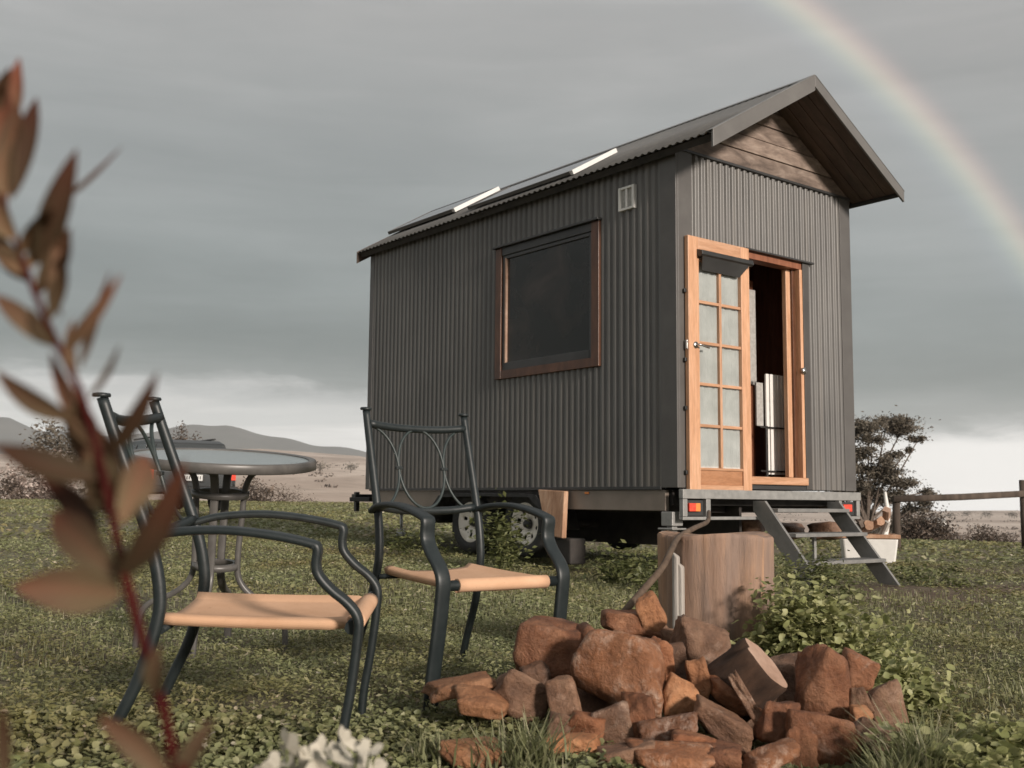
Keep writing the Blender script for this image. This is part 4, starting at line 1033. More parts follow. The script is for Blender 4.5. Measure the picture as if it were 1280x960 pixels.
for (lx, ly, lz), r_, ln_, (ta, tb_), mtl, lab in FW:
    mb = MB(); n = 12; vs = []
    sd = rnd.random() * 9
    for j in range(5):
        for k in range(n):
            a = 2 * math.pi * k / n; q = r_ * (.78 + .3 * noise.noise(Vector((math.cos(a) * 1.5 + sd, math.sin(a) * 1.5, j * .3))) + .1 * (k % 3 == 0))
            vs.append((q * math.cos(a), q * math.sin(a), (j / 4 - .5) * ln_))
    fs = [(j * n + k, j * n + (k + 1) % n, (j + 1) * n + (k + 1) % n, (j + 1) * n + k) for j in range(4) for k in range(n)] + [tuple(range(n)), tuple(range(5 * n - 1, 4 * n - 1, -1))]
    mb.add(vs, fs); o = mb.build('firewood', M[mtl]); o.location = Vector((tubp.x, tubp.y, tz)) + Vector((lx, ly, lz)); o.rotation_euler = (ta, tb_, 0)
    tag(o, lab, 'firewood', 'firewood in the white tub')
o = MB().tube(spline([(0, 0, 0), (.03, 0, .12), (.05, 0, .26), (.035, 0, .42), (.03, 0, .5)], 4), [.05 - .0022 * i for i in range(17)], 8, flat=None).build('firewood', M['white'])
o.location = Vector((tubp.x + .20, tubp.y - .05, tz + .33)); tag(o, 'tall pale pointed piece of wood standing upright in the tub', 'firewood', 'firewood in the white tub')

# ------------------------------------------------------------------ fence
def gpt(px, d): c = at(px, 640, d); return Vector((c.x, c.y, gzf(c.x, c.y)))
A_, B_ = gpt(1120, 16.5), gpt(1280, 17.0)
fence = empty('post_and_rail_fence', A_, 0, 'weathered timber fence of two posts and a single top rail', 'fence')
tA, tB = at(1120, 621, 16.5).z, at(1280, 600, 17.0).z
MB().tube([(0, 0, -.2), (0, 0, (tA - A_.z) * .5), (.01, 0, tA - A_.z)], [.062, .06, .055], 12).build('post', M['post'], fence)
q = B_ - A_
MB().tube([(q.x, q.y, q.z - .2), (q.x, q.y, tB - A_.z)], .055, 12).build('post', M['post'], fence)
rA, rB = at(1116, 624, 16.42), at(1284, 617, 16.9)
MB().tube([rA - A_, (rA * .5 + rB * .5) - A_ + Vector((0, 0, -.01)), rB - A_], .046, 12, flat=(.05, .035), up=(0, 0, 1)).build('rail', M['post'], fence)

# ------------------------------------------------------------------ foliage builders
def leaf_cloud(C, N_, size, seed, kind='quad', upbias=.0):
    """C (n,3) centres; returns vertices/faces of small folded leaves"""
    rs_ = np.random.RandomState(seed); n = len(C)
    d = rs_.normal(0, 1, (n, 3)); d[:, 2] = d[:, 2] * (1 - upbias) * .7 + .25 * upbias; d /= np.linalg.norm(d, axis=1, keepdims=True)
    e = rs_.normal(0, 1, (n, 3)); e -= d * (e * d).sum(1, keepdims=True); e /= np.linalg.norm(e, axis=1, keepdims=True)
    if upbias > 0:                     # leaf plane faces mostly up
        nrm_ = rs_.normal(0, .55, (n, 3)); nrm_[:, 2] += 1; nrm_ /= np.linalg.norm(nrm_, axis=1, keepdims=True)
        e = np.cross(nrm_, d); e /= np.linalg.norm(e, axis=1, keepdims=True) + 1e-9
    s = (size * rs_.uniform(.6, 1.35, n))[:, None]
    up_ = np.cross(d, e)
    if kind == 'quad':
        wv_ = .42
        V = np.stack([C - d * s, C + e * s * wv_ + up_ * s * .12, C + d * s, C - e * s * wv_ + up_ * s * .12], 1).reshape(-1, 3)
        b = np.arange(n)[:, None] * 4
        F = np.concatenate([b + [0, 1, 2], b + [0, 2, 3]], 1).reshape(-1, 3)
        return V, F
    k = 9; an = (np.arange(k) + .5) / k * 2 * np.pi          # cupped, scalloped leaf with a notch at the stalk
    V = [C - up_ * s * .25 - d * s * .35]
    rad = np.array([.55, .95, .88, 1.0, .9, .9, 1.0, .88, .95])
    an = np.pi + np.arange(k) / k * 2 * np.pi
    for a, q in zip(an, rad): V.append(C + d * s * math.cos(a) * q + e * s * math.sin(a) * q + up_ * s * (.10 * math.cos(3 * a)))
    V = np.stack(V, 1).reshape(-1, 3); b = np.arange(n)[:, None] * (k + 1)
    F = np.concatenate([b + [0, 1 + i, 1 + (i + 1) % k] for i in range(k)], 1).reshape(-1, 3)
    return V, F
def foliage_obj(name, C, size, seed, m_, parent=None, kind='quad', upbias=0.0):
    V, F = leaf_cloud(np.asarray(C, float), len(C), size, seed, kind, upbias)
    return link(name, np_mesh(name, V, F), m_, parent)

# ground cover, thick near the camera and thinner away from it
rs = np.random.RandomState(11)
def wedge(n, r0_, r1_, a0=-40, a1=40):
    r_ = np.sqrt(rs.uniform(r0_ ** 2, r1_ ** 2, n)); a = np.radians(rs.uniform(a0, a1, n))
    return r_ * np.sin(a), r_ * np.cos(a)
def fbm(x, y, sc, off=0.0):
    v = np.zeros_like(x)
    for k, (a, b, c_, am) in enumerate(((1, .3, 0, 1), (-.7, 1.1, 2, .8), (1.9, -1.3, 4, .5), (-2.3, -2.1, 1, .4), (3.7, 2.9, 5, .28), (-5.1, 4.4, 3, .2))):
        v += am * np.sin((a * x + b * y) * sc + c_ + off)
    return v / 2.2
def bare(x, y):                              # trodden earth below the steps and out to the right
    a = np.exp(-(((x - 2.9) / .75) ** 2 + ((y - 8.1) / .75) ** 2))
    b = np.exp(-(((x - 4.6) / 1.7) ** 2 + ((y - 8.6 - .12 * x) / .42) ** 2)) * .9
    c = np.exp(-(((x - 5.6) / 1.6) ** 2 + ((y - 11.5) / .6) ** 2)) * .7
    return np.clip(a + b + c + .35 * np.maximum(0, fbm(x, y, 2.3, 4) - .45), 0, .96)
Cs = []
for n, ra, rb_, zmax in ((105000, .9, 3.2, .05), (190000, 3.0, 6.0, .045)):
    x, y = wedge(n, ra, rb_)
    den = fbm(x, y, 1.4) * .5 + .72; lush = np.clip(fbm(x, y, .9, 2.0) * .6 + .5, 0, 1)
    keep = rs.rand(n) < np.clip(den, .12, 1) * (1 - bare(x, y)); x, y, lush = x[keep], y[keep], lush[keep]
    tall = .35 + .65 * lush + 1.3 * sstep(-.5, -1.4, x) * sstep(3.6, 2.0, y) + .8 * sstep(1.1, 1.8, x) * sstep(3.6, 2.4, y)
    clump = np.clip(fbm(x, y, 7.0, 1.0) + .35 * fbm(x, y, 17.0, 3.0), -.6, 1.2)
    z = gz(x, y) + (rs.rand(len(x)) * zmax + np.maximum(clump, 0) * zmax * .9) * tall + .004
    Cs.append(np.stack([x, y, z], 1))
o = foliage_obj('clover', Cs[0], .0098, 1, M['clover'], None, 'round', 1.0); tag(o, kind='stuff')
o = foliage_obj('clover', Cs[1], .0100, 2, M['clover'], None, 'quad', 1.0); tag(o, kind='stuff')
x, y = wedge(260000, 5.8, 14); keep = rs.rand(len(x)) < np.clip(fbm(x, y, 1.1) * .55 + .62, .1, 1) * (1 - bare(x, y)); x, y = x[keep], y[keep]
o = foliage_obj('ground_cover', np.stack([x, y, gz(x, y) + rs.rand(len(x)) * .045], 1), .0165, 3, M['clover'], None, 'quad', .9); tag(o, kind='stuff')
x, y = wedge(260000, 13.5, 45); keep = rs.rand(len(x)) < np.clip(fbm(x, y, .7) * .5 + .6, .1, 1); x, y = x[keep], y[keep]
o = foliage_obj('ground_cover', np.stack([x, y, gz(x, y) + rs.rand(len(x)) * .06], 1), .042, 4, M['clover'], None, 'quad', .7); tag(o, kind='stuff')
# grass blades
def blades(x, y, h, seed, z=None, spread=.5, wd=.0022):
    r_ = np.random.RandomState(seed); n = len(x); z = gz(x, y) if z is None else z
    a = r_.uniform(0, 6.28, n); ln_ = r_.uniform(.3, 1, n) * spread; hh = h * r_.uniform(.5, 1.2, n)
    dx, dy = np.cos(a), np.sin(a); sx, sy = -dy * wd, dx * wd
    B = np.stack([x, y, z], 1); Mi = B + np.stack([dx * ln_ * hh * .35, dy * ln_ * hh * .35, hh * .6], 1); Tp = B + np.stack([dx * ln_ * hh, dy * ln_ * hh, hh * .95], 1)
    S = np.stack([sx, sy, np.zeros(n)], 1)
    V = np.stack([B - S, B + S, Mi + S * .8, Mi - S * .8, Tp], 1).reshape(-1, 3); b = np.arange(n)[:, None] * 5
    F = np.concatenate([b + [0, 1, 2], b + [0, 2, 3], b + [3, 2, 4]], 1).reshape(-1, 3)
    return V, F
x, y = wedge(90000, 1.0, 9); kp = rs.rand(len(x)) < np.clip(.55 - fbm(x, y, .9, 2.0) * .6, .1, 1); x, y = x[kp], y[kp]; V, F = blades(x, y, .05, 5)
o = link('grass', np_mesh('grass', V, F), M['grass']); tag(o, kind='stuff')
def tuft(px, py, d, n, h, lab, spread=.9, rad_=.07, mt_='grass', wd=.003):
    c = at(px, py, d); z = gzf(c.x, c.y); r_ = np.random.RandomState(int(px * 7 + py))
    x = r_.normal(0, rad_ * .5, n); y = r_.normal(0, rad_ * .5, n)
    V, F = blades(x, y, h, int(px), np.zeros(n), spread, wd)
    o = link('grass_tuft', np_mesh('grass_tuft', V, F), M[mt_]); o.location = (c.x, c.y, z); tag(o, lab, 'grass tuft', 'grass tufts around the stone pile')
tuft(660, 930, 2.62, 260, .14, 'thick grass tuft in front of the slanting grey wedge stone')
tuft(610, 915, 2.68, 200, .11, 'grass tuft before the rounded orange stone at the left of the pile')
tuft(548, 925, 2.7, 160, .10, 'small grass tuft left of the lone orange stone')
tuft(690, 955, 2.45, 140, .09, 'grass tuft beside the brick-shaped orange stone')
tuft(1150, 940, 2.6, 320, .19, 'tall thin-bladed grass tuft at the right end of the pile', 1.0, .06, wd=.002)
tuft(1115, 955, 2.5, 160, .14, 'grass tuft below the dull brown wedge at the right end', 1.0, .05, wd=.002)

def dome_plant(name, px, py, d, rx, rz_, n, size, mtl, lab, cat, seed, kind='round', ry=None, group=None, stems=8, lay=5):
    c = at(px, py, d); z = gzf(c.x, c.y); root = empty(name, (c.x, c.y, z), 0, lab, cat, group)
    r_ = np.random.RandomState(seed); ry = ry or rx * .8
    # clumps within the dome
    K = 9; cl = r_.normal(0, .45, (K, 3)); cl[:, 2] = np.abs(cl[:, 2]) * .9 + .25
    cl = np.clip(cl, -.8, .85)
    q = cl[r_.randint(0, K, n)] + r_.normal(0, .24, (n, 3)); q[:, 2] = np.abs(q[:, 2])
    C = q * [rx, ry, rz_]
    V, F = leaf_cloud(C, n, size, seed, kind, .6)
    link('foliage', np_mesh('foliage', V, F), mtl, root)
    mb = MB()
    for k in range(min(stems, K)): mb.tube(spline([(0, 0, -.02), (cl[k][0] * rx * .5, cl[k][1] * ry * .5, cl[k][2] * rz_ * .4), (cl[k][0] * rx, cl[k][1] * ry, cl[k][2] * rz_)], 3), .004 if rx < 1 else .03, 5)
    mb.build('stem', M['weed'] if rx < 1 else M['bark'], root)
    return root
dome_plant('mallow_plant', 1036, 868, 3.75, .235, .31, 3600, .0135, M['mallow'], 'bright green round-leaved plant between the stump and the jagged-topped stone', 'plant', 21)
dome_plant('mallow_plant', 985, 850, 3.95, .11, .24, 900, .015, M['mallow'], 'small round-leaved plant hard against the right side of the stump', 'plant', 22)
dome_plant('mallow_plant', 1110, 900, 3.5, .18, .17, 1100, .0145, M['mallow'], 'low round-leaved plant behind the heart-shaped slab', 'plant', 23)
dome_plant('weed_clump', 1012, 742, 7.3, .34, .27, 1300, .020, M['weed'], 'dense green weed clump at the foot of the left stringer of the steps', 'weed', 24, 'quad')
dome_plant('weed_clump', 1165, 716, 9.4, .30, .15, 420, .026, M['weed'], 'low weed clump at the right foot of the steps', 'weed', 25, 'quad')
dome_plant('weed_clump', 622, 706, 9.0, .26, .46, 900, .030, M['weed'], 'leafy weed growing in front of the two trailer wheels', 'weed', 26, 'quad')
dome_plant('weed_clump', 775, 712, 8.2, .38, .26, 650, .030, M['weed'], 'weeds growing under the house left of the stump', 'weed', 27, 'quad')
dome_plant('weed_clump', 820, 722, 7.6, .25, .22, 350, .026, M['weed'], 'small weed clump just left of the stump', 'weed', 28, 'quad')
dome_plant('weed_clump', 520, 690, 10.5, .30, .24, 350, .03, M['weed'], 'pale weed clump seen through the back of the right-hand chair', 'weed', 29, 'quad')
dome_plant('mallow_plant', 1228, 955, 2.6, .17, .12, 1000, .014, M['mallow'], 'low round-leaved plant at the bottom right', 'plant', 30)
dome_plant('mallow_plant', 1275, 925, 2.9, .17, .12, 900, .014, M['mallow'], 'round-leaved plant nearest the lower right edge', 'plant', 31)
dome_plant('mallow_plant', 50, 900, 2.1, .24, .12, 1100, .014, M['mallow'], 'low leafy plant in the lower left corner', 'plant', 32)

# bushes beyond the crest
def bush(px, py, d, w_, h_, mtl, lab, seed, n=900, name='bush', group='scrub beyond the grass', size=None, zoff=0):
    c = at(px, py, d); root = empty(name, (c.x, c.y, c.z + zoff), 0, lab, 'bush', group)
    r_ = np.random.RandomState(seed); K = 12
    cl = np.stack([r_.uniform(-.8, .8, K), r_.uniform(-.5, .5, K), r_.uniform(.1, .8, K)], 1); cl[:, 2] *= 1 - .5 * np.abs(cl[:, 0])
    q = cl[r_.randint(0, K, n)] + r_.normal(0, .16, (n, 3)); q[:, 2] = np.maximum(q[:, 2], -.15)
    V, F = leaf_cloud(q * [w_ / 2, w_ / 3, h_], n, size or h_ * .038, seed, 'quad', 0)
    link('foliage', np_mesh('foliage', V, F), mtl, root)
    mb = MB()
    for k in range(6): mb.tube([(0, 0, -.3), (cl[k][0] * w_ * .5, cl[k][1] * w_ / 3, cl[k][2] * h_)], h_ * .015, 5)
    mb.build('stem', M['bark'], root); return root
def bpx(px0_, px1_, ytop, ybot, d, mtl, lab, seed, **kw):
    s_ = d / FPX; return bush((px0_ + px1_) / 2, ybot, d, (px1_ - px0_) * s_ * 1.1, (ybot - ytop) * s_ * 1.05, mtl, lab, seed, **kw)
bpx(-20, 45, 590, 640, 48, M['dryscrub'], 'brown scrub bush at the far left edge', 41, n=2000)
bpx(10, 90, 568, 636, 60, M['blossom'], 'pale bush with bleached foliage left of the car', 42, n=3200)
bpx(30, 112, 526, 600, 80, M['gum'], 'dark rounded bush rising above the pale scrub', 43, n=2600)
bpx(40, 95, 600, 636, 46, M['dryscrub'], 'low brown bush in front of the pale scrub', 44, n=2000)
bpx(283, 350, 598, 640, 50, M['dryscrub'], 'brown bush just right of the parked car', 45, n=3200)
bpx(325, 390, 612, 642, 48, M['dryscrub'], 'second brown bush right of the parked car', 46, n=2600)
bpx(370, 412, 622, 643, 46, M['dryscrub'], 'lowest brown bush, left of the trailer drawbar', 47, n=1800)
bpx(212, 250, 527, 575, 60, M['dryscrub'], 'reddish bush top showing above the parked car', 48)
bpx(1118, 1205, 640, 694, 34, M['dryscrub'], 'dark brown scrub behind the first fence post', 51, n=4500)
bpx(1175, 1260, 655, 694, 36, M['dryscrub'], 'low dark scrub between the two fence posts', 52, n=4000)
bpx(1235, 1300, 668, 696, 34, M['dryscrub'], 'thin brown scrub by the right fence post', 53, n=2500)
bpx(1060, 1118, 660, 692, 32, M['gum'], 'dark scrub at the foot of the gum tree', 54, n=3500)

# gum tree
td = 58.0; ts = td / FPX
tb0 = at(1085, 694, td)
tree = empty('gum_tree', tb0, 0, 'dark spreading gum tree with layered crown behind the right end of the house', 'tree')
clumps = [(1109, 525, 18, 6), (1127, 538, 20, 8), (1086, 535, 18, 8), (1148, 549, 9, 4), (1136, 562, 5, 4), (1090, 549, 14, 6), (1118, 570, 10, 5), (1077, 569, 14, 9), (1104, 582, 15, 8), (1086, 592, 17, 9),
          (1109, 602, 12, 6), (1074, 609, 16, 10), (1136, 603, 15, 6), (1159, 615, 9, 4), (1097, 626, 17, 9), (1136, 637, 12, 7), (1141, 653, 12, 7), (1150, 628, 8, 4), (1060, 585, 14, 12), (1052, 620, 16, 12), (1066, 540, 12, 9), (1072, 640, 12, 9), (1120, 618, 10, 6), (1048, 556, 12, 10), (1118, 660, 14, 8)]
rs = np.random.RandomState(61); CC = []
def tl_(px, py, dd=0): return at(px, py, td + dd) - tb0
limbs = MB(); base_ = Vector((0, 0, -1)); fork = tl_(1082, 655)
MB().tube(spline([(0, 0, -1.5), tl_(1086, 680), fork, tl_(1080, 620, .5)], 5), [.34 - .012 * i for i in range(16)], 10).build('trunk', M['bark'], tree)
for i, (px, py, rx, ry) in enumerate(clumps):
    dd = rs.uniform(-1.3, 1.3); c = tl_(px, py, dd)
    n = int(rx * ry * 17)
    q = rs.laplace(0, .40, (n, 3)); q *= [rx * ts, rx * ts * .9, ry * ts]
    sub = rs.normal(0, .5, (5, 3)) * [rx * ts, rx * ts, ry * ts * .7]
    q = q * .74 + (sub * 1.1)[rs.randint(0, 5, n)]
    CC.append(q + np.array(c))
    st_ = [fork, tl_(1080, 620, .5), tl_(1084, 670)][i % 3] if py < 640 else tl_(1085, 672)
    midp = (Vector(st_) * .45 + c * .55) + Vector((0, 0, -.15))
    limbs.tube(spline([st_, midp, c], 5), [.075 - .005 * k for k in range(11)], 6)
limbs.build('limb', M['bark'], tree)
CC = np.concatenate(CC); V, F = leaf_cloud(CC, len(CC), .082, 62, 'quad', 0); link('crown', np_mesh('crown', V, F), M['gum'], tree)
FL = ['tiny far tree on the ridge above the white far house', 'tiny far tree on the ridge midway between the fence posts', 'tiny far tree on the ridge right of the midpoint between the fence posts', 'tiny far tree just right of the first fence post', 'tiny far tree on the ridge just right of the far house', 'tiny far tree near the second fence post', 'tiny far tree on the pasture just left of the house corner', 'tiny far tree on the pasture right of the table edge']
# far trees on the ridge
for i, (px, r_) in enumerate(((1165, 1300), (1206, 1500), (1232, 1450), (1152, 1200), (1185, 1380), (1262, 1400), (440, 900), (402, 800))):
    azd = math.degrees(math.atan2(px - 640, FPX)); z = far_z(azd, r_)
    root = empty('far_tree', (r_ * math.sin(R(azd)), r_ * math.cos(R(azd)), z), 0, FL[i], 'tree', 'far trees on the ridge')
    rr2 = np.random.RandomState(70 + i); q = rr2.normal(0, 1, (160, 3)) * [3.2, 3, 1.5] + [0, 0, 4]
    V, F = leaf_cloud(q, 160, 1.0, i, 'quad', 0); link('crown', np_mesh('crown', V, F), M['gum'], root)
    MB().tube([(0, 0, -1), (0, 0, 4)], .4, 6).build('trunk', M['bark'], root)
azd = math.degrees(math.atan2(1168 - 640, FPX)); z = far_z(azd, 900)
fh = empty('far_house', (900 * math.sin(R(azd)), 900 * math.cos(R(azd)), z), 0, 'tiny white house far off on the dry pasture', 'house')
MB().box(-6, 6, -4, 4, -1, 4).build('wall', M['white'], fh)
MB().prism([(-4.5, 4), (4.5, 4), (0, 6.5)], 0, -6.5, 6.5).build('roof', M['vent'], fh)

rs = np.random.RandomState(91); CC = []
for k in range(420):
    azd = rs.uniform(-29, -4) if k % 3 == 0 else rs.uniform(11, 30); r_ = 260 * (1500 / 260) ** rs.rand()
    if k % 2: r_ = [380, 520, 760, 1100, 1500][k % 5] * (1 + .02 * math.sin(azd * .7 + k % 5) + rs.normal(0, .006))
    if azd < 0 and k % 4: continue
    z = far_z(azd, r_); m_ = 14; sz = r_ * .0013 + .5
    q = rs.normal(0, 1, (m_, 3)) * [sz * 1.6, sz, sz * .45] + [r_ * math.sin(R(azd)), r_ * math.cos(R(azd)), z + sz * .3]
    CC.append(q)
CC = np.concatenate(CC); rad_ = np.hypot(CC[:, 0], CC[:, 1])
V, F = leaf_cloud(CC, len(CC), 1.1, 92, 'quad', 0); tag(link('far_scrub', np_mesh('far_scrub', V, F), M['dryscrub']), kind='stuff')

# ------------------------------------------------------------------ parked car (rear towards us)
cl_, crr = Vector((-7.08, 21.0, 0)), Vector((-5.56, 22.05, 0))
cx_ = (crr - cl_); wid = cx_.length * 1.02; yaw_c = math.atan2(cx_.y, cx_.x)
mid_c = (cl_ + crr) / 2; zc = .68 - (640 - 624) / FPX * 21.5
car = empty('parked_car', (mid_c.x, mid_c.y, zc), yaw_c, 'dark grey four wheel drive parked beyond the table, tail towards the camera', 'car')
Wc = wid / 2
# sections along y (0 = tail): list of (y, halfwidth bottom, z bottom, belt z, half width belt)
body = MB()
secs = [(0.0, .90, .42, .80), (.06, .97, .36, .86), (.5, 1.0, .34, .88), (2.9, 1.0, .34, .86), (3.9, .97, .36, .80), (4.25, .88, .42, .70)]
vs = []
for y, k_, zb_, zt in secs:
    hw_ = Wc * k_
    for x, z in ((-hw_ * .94, zb_), (-hw_, zb_ + .15), (-hw_, zt - .06), (-hw_ * .93, zt), (hw_ * .93, zt), (hw_, zt - .06), (hw_, zb_ + .15), (hw_ * .94, zb_)): vs.append((x, y, z))
fs = [(j * 8 + k, j * 8 + (k + 1) % 8, (j + 1) * 8 + (k + 1) % 8, (j + 1) * 8 + k) for j in range(5) for k in range(8)] + [tuple(range(8)), tuple(range(47, 39, -1))]
body.add(vs, fs)
body.build('body', M['carpaint'], car, .03)
cab = MB(); vs = []
for y, z, k_ in ((.10, .86, .93), (.30, 1.38, .78), (.55, 1.43, .78), (2.0, 1.43, .78), (2.2, 1.38, .77), (3.0, .86, .92)):
    vs += [(-Wc * k_, y, z), (Wc * k_, y, z)]
# cabin as a hull of the outline polygon with tumblehome
outl = [(.10, .84, .93), (.28, 1.36, .79), (.50, 1.43, .76), (2.0, 1.43, .76), (2.25, 1.37, .78), (3.0, .84, .92)]
vs = [(-Wc * k_, y, z) for y, z, k_ in outl] + [(Wc * k_, y, z) for y, z, k_ in outl]; n = len(outl)
cab.add(vs, [tuple(range(n)), tuple(range(2 * n - 1, n - 1, -1))] + [(i, i + n, (i + 1) % n + n, (i + 1) % n) for i in range(n)])
cab.build('cabin', M['carpaint'], car, .03)
MB().hexa([(-Wc * .80, .105, .93), (Wc * .80, .105, .93), (Wc * .70, .25, 1.33), (-Wc * .70, .25, 1.33), (-Wc * .80, .085, .93), (Wc * .80, .085, .93), (Wc * .70, .23, 1.33), (-Wc * .70, .23, 1.33)]).build('rear_window', M['carglass'], car, .006)
for s in (-1, 1):
    for y0, y1 in ((.48, 1.12), (1.22, 2.1)):
        MB().hexa([(s * Wc * .905, y0, .92), (s * Wc * .905, y1 + .15 * (y1 > 2), .92), (s * Wc * .80, y1, 1.33), (s * Wc * .80, y0 + .05, 1.33), (s * Wc * .925, y0, .92), (s * Wc * .925, y1 + .15 * (y1 > 2), .92), (s * Wc * .815, y1, 1.33), (s * Wc * .815, y0 + .05, 1.33)]).build('side_window', M['carglass'], car, .005)
    MB().box(s * Wc * .88 - .06, s * Wc * .88 + .06, -.015, .03, .62, .84).build('tail_light', M['redlens'], car, .01)
    for yy in (.85, 3.4):
        wh = empty('wheel', (s * (Wc - .06), yy, .33)); wh.parent = car
        MB().lathe([(.19, .0), (.30, .02 * s), (.33, -.03 * s), (.33, -.16 * s), (.19, -.18 * s)], 28, (0, 0, 0), 'x').build('tyre', M['black'], wh)
        MB().lathe([(0, .0), (.06, .01 * s), (.15, -.01 * s), (.19, .005 * s)], 20, (0, 0, 0), 'x').build('rim', M['galv'], wh)
    MB().tube([(s * Wc * .68, .6, 1.47), (s * Wc * .68, 1.9, 1.47)], .02, 6).build('roof_rail', M['blackplastic'], car)
MB().box(-Wc * .97, Wc * .97, -.09, .03, .34, .50).build('rear_bumper', M['blackplastic'], car, .03)
pl_ = MB().box(-.19, .19, -.055, -.035, .60, .72).build('number_plate', M['plate'], car, .004)
MB().box(-.24, .24, -.034, -.005, .58, .75).build('plate_recess', M['blackplastic'], car, .004)
mb = MB()
for x in (-.13, -.08, -.02, .03, .09, .14): mb.box(x - .008, x + .012, -.0575, -.0551, .63, .69)
mb.build('plate_marks', M['blackplastic'], pl_)

# ------------------------------------------------------------------ blurred red-stemmed shrub close to the lens
SD = .42
stp = [(-30, 150, .46), (2, 245, .45), (30, 330, .44), (62, 410, .43), (100, 490, .425), (128, 590, .42), (152, 700, .415), (178, 800, .41), (205, 890, .405), (222, 975, .40), (236, 1060, .40)]
spts = [at(a, b, c) for a, b, c in stp]
end = spts[-1]; spts += [Vector((end.x + .012, end.y + .01, .25)), Vector((end.x + .02, end.y + .03, gzf(end.x, end.y) - .03))]
shrub_loc = Vector((end.x + .02, end.y + .03, 0))
shrub = empty('red_stemmed_shrub', shrub_loc, 0, 'blurred red-stemmed shrub with bronze leaves right in front of the camera at the left', 'shrub')
sp_ = spline([q - shrub_loc for q in spts], 6)
MB().tube(sp_, [.0009 + .0011 * min(1, i / 40) for i in range(len(sp_))], 10).build('stem', M['redstem'], shrub)
# base px, tip px, width px, depth offset
LV = [((-6, 175), (24, 72), 30, .03), ((8, 250), (0, 100), 52, .02), ((4, 235), (22, 130), 34, .0), ((14, 250), (46, 122), 26, .015), ((95, 500), (112, 590), 40, .02), ((115, 560), (128, 640), 44, .02), ((150, 745), (100, 690), 40, .01), ((50, 330), (96, 186), 34, -.02), ((78, 250), (154, 182), 7, .05),
      ((60, 385), (80, 268), 18, .01), ((78, 400), (80, 300), 8, .03), ((74, 445), (152, 342), 18, -.01), ((100, 460), (138, 338), 12, .03), ((62, 432), (-8, 368), 26, 0), ((34, 352), (-14, 285), 26, .02),
      ((92, 525), (-6, 462), 30, -.01), ((125, 560), (62, 440), 26, .02), ((138, 566), (197, 464), 24, -.015), ((122, 598), (-10, 556), 38, -.02), ((150, 722), (232, 574), 38, -.03),
      ((152, 742), (18, 734), 54, -.01), ((150, 722), (66, 640), 46, .02), ((140, 640), (100, 520), 60, .03), ((150, 655), (182, 570), 44, .03), ((128, 680), (52, 596), 40, .035),
      ((196, 868), (200, 806), 28, -.01), ((212, 975), (124, 894), 34, -.01), ((222, 985), (268, 898), 28, 0), ((4, 985), (2, 878), 18, -.01), ((95, 480), (92, 398), 16, .01), ((110, 500), (150, 430), 10, .0), ((20, 300), (-16, 240), 30, .0)]
rl = random.Random(12)
for k in range(20):
    q = rl.uniform(0, 5.2); a_, f_ = stp[int(q)], stp[int(q) + 1]; u_ = q - int(q)
    bx_, by_ = a_[0] + (f_[0] - a_[0]) * u_, a_[1] + (f_[1] - a_[1]) * u_
    side_ = -1 if k % 2 else 1; ln_ = rl.uniform(60, 105); an_ = R(rl.uniform(15, 60))
    LV.append(((bx_, by_), (bx_ + side_ * ln_ * math.sin(an_) * (.7 if side_ > 0 else 1), by_ - ln_ * math.cos(an_)), rl.uniform(16, 26), rl.uniform(-.03, .05)))
for i, (b_, t_, wp, dd) in enumerate(LV):
    # distance of the nearest stem point
    ds = min(stp, key=lambda q: (q[0] - b_[0]) ** 2 + (q[1] - b_[1]) ** 2)[2]
    B = at(b_[0], b_[1], ds); Tp = at(t_[0], t_[1], ds + dd); axv = Tp - B; Ln = axv.length
    wd = wp * 1.02 / FPX * ds
    mb = MB(); n = 12; vs = []
    for j in range(n + 1):
        q = j / n; wj = wd * .5 * (math.sin(math.pi * q ** .85) ** .8 + .02) if 0 < q < 1 else wd * .02
        bend = .10 * Ln * math.sin(math.pi * q) * (1 if i % 2 else -1)
        vs += [(-wj, q * Ln, bend + wj * .35), (-wj * .5, q * Ln, bend + wj * .08), (0, q * Ln, bend - wj * .05), (wj * .5, q * Ln, bend + wj * .08), (wj, q * Ln, bend + wj * .35)]
    fs = [(5 * j + k, 5 * j + k + 1, 5 * j + 6 + k, 5 * j + 5 + k) for j in range(n) for k in range(4)]
    mb.add(vs, fs, True)
    o = mb.build('leaf', M['bronze'], shrub)
    ya = axv.normalized(); zt = (Vector((0, 0, EYE)) - B).normalized(); zt = (zt - ya * zt.dot(ya)).normalized()
    zt = (Matrix.Rotation(rnd.uniform(-.6, .6), 3, ya) @ zt); xa = ya.cross(zt)
    o.matrix_local = Matrix.Translation(B - shrub_loc) @ Matrix((xa, ya, zt)).transposed().to_4x4()
    if t_ == (232, 574): o['label'] = 'bright rust-red leaf'

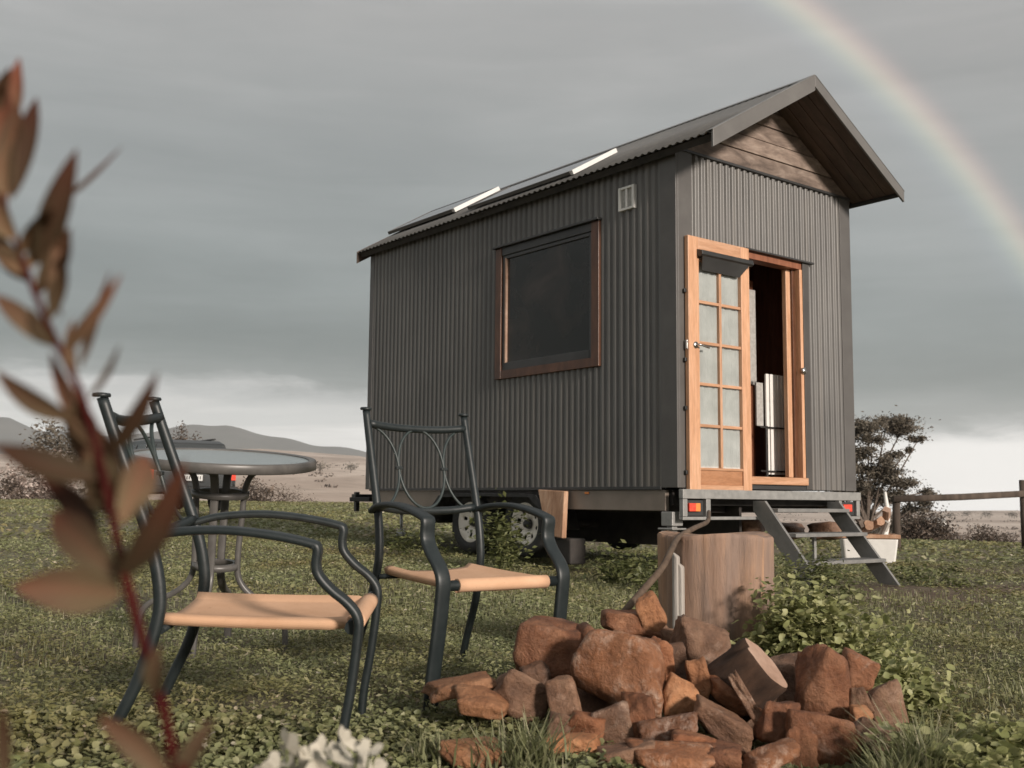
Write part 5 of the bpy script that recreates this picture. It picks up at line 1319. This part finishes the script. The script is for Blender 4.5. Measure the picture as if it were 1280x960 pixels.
# cream flowers at the bottom edge
fl = at(400, 1010, 1.05); flz = gzf(fl.x, fl.y)
fr_ = empty('cream_flower_plant', (fl.x, fl.y, flz), 0, 'blurred cluster of cream flowers at the bottom edge below the left chair', 'flower')
org = Vector((fl.x, fl.y, flz)); stm = MB(); rs2 = random.Random(4)
for i, (px, py, rp) in enumerate(((358, 936, 17), (388, 950, 15), (405, 938, 14), (428, 930, 15), (418, 952, 16), (446, 944, 13), (462, 938, 12), (372, 962, 15), (350, 958, 15), (440, 966, 15), (334, 972, 14), (466, 962, 12), (400, 972, 16))):
    d = 1.05 + rs2.uniform(-.04, .04); c = at(px, py, d) - org; r_ = rp * 1.45 * d / FPX
    mb = MB(); np_ = 5; vs = []
    for p_ in range(np_):
        a0 = 2 * math.pi * p_ / np_ + rs2.random()
        k0 = len(mb.v)
        pv = [(0, 0, 0)]
        for q in range(7):
            a = a0 + (q / 6 - .5) * 1.15; rr_ = r_ * (1.0 - .25 * abs(q / 6 - .5) * 2)
            pv.append((rr_ * math.cos(a), rr_ * math.sin(a) , .25 * r_ * (1 - abs(q / 6 - .5)) + .05 * r_ * p_))
        mb.add(pv, [(0, 1 + q, 2 + q) for q in range(6)], True)
    o = mb.build('blossom', M['petal'], fr_); o.location = c; o.rotation_euler = (R(50 + rs2.uniform(-25, 25)), R(rs2.uniform(-30, 30)), rs2.random() * 3)
    stm.tube(spline([(rs2.uniform(-.03, .03), rs2.uniform(-.03, .03), 0), (c.x * .6, c.y * .6, c.z * .6), c], 3), .0015, 5)
stm.build('stem', M['weed'], fr_)

# ------------------------------------------------------------------ haze
m = bpy.data.materials.new('haze'); m.use_nodes = True; t = NT(m.node_tree); t.n.clear()
ov = t.new('ShaderNodeOutputMaterial'); pv = t.new('ShaderNodeVolumePrincipled'); pv.inputs['Color'].default_value = (.93, .95, .96, 1)
pv.inputs['Density'].default_value = .00013; pv.inputs['Anisotropy'].default_value = 0.0
t.l.new(pv.outputs[0], ov.inputs['Volume'])
o = MB().box(-4200, 4200, -4200, 4200, -150, 300).build('haze', m); tag(o, kind='stuff')
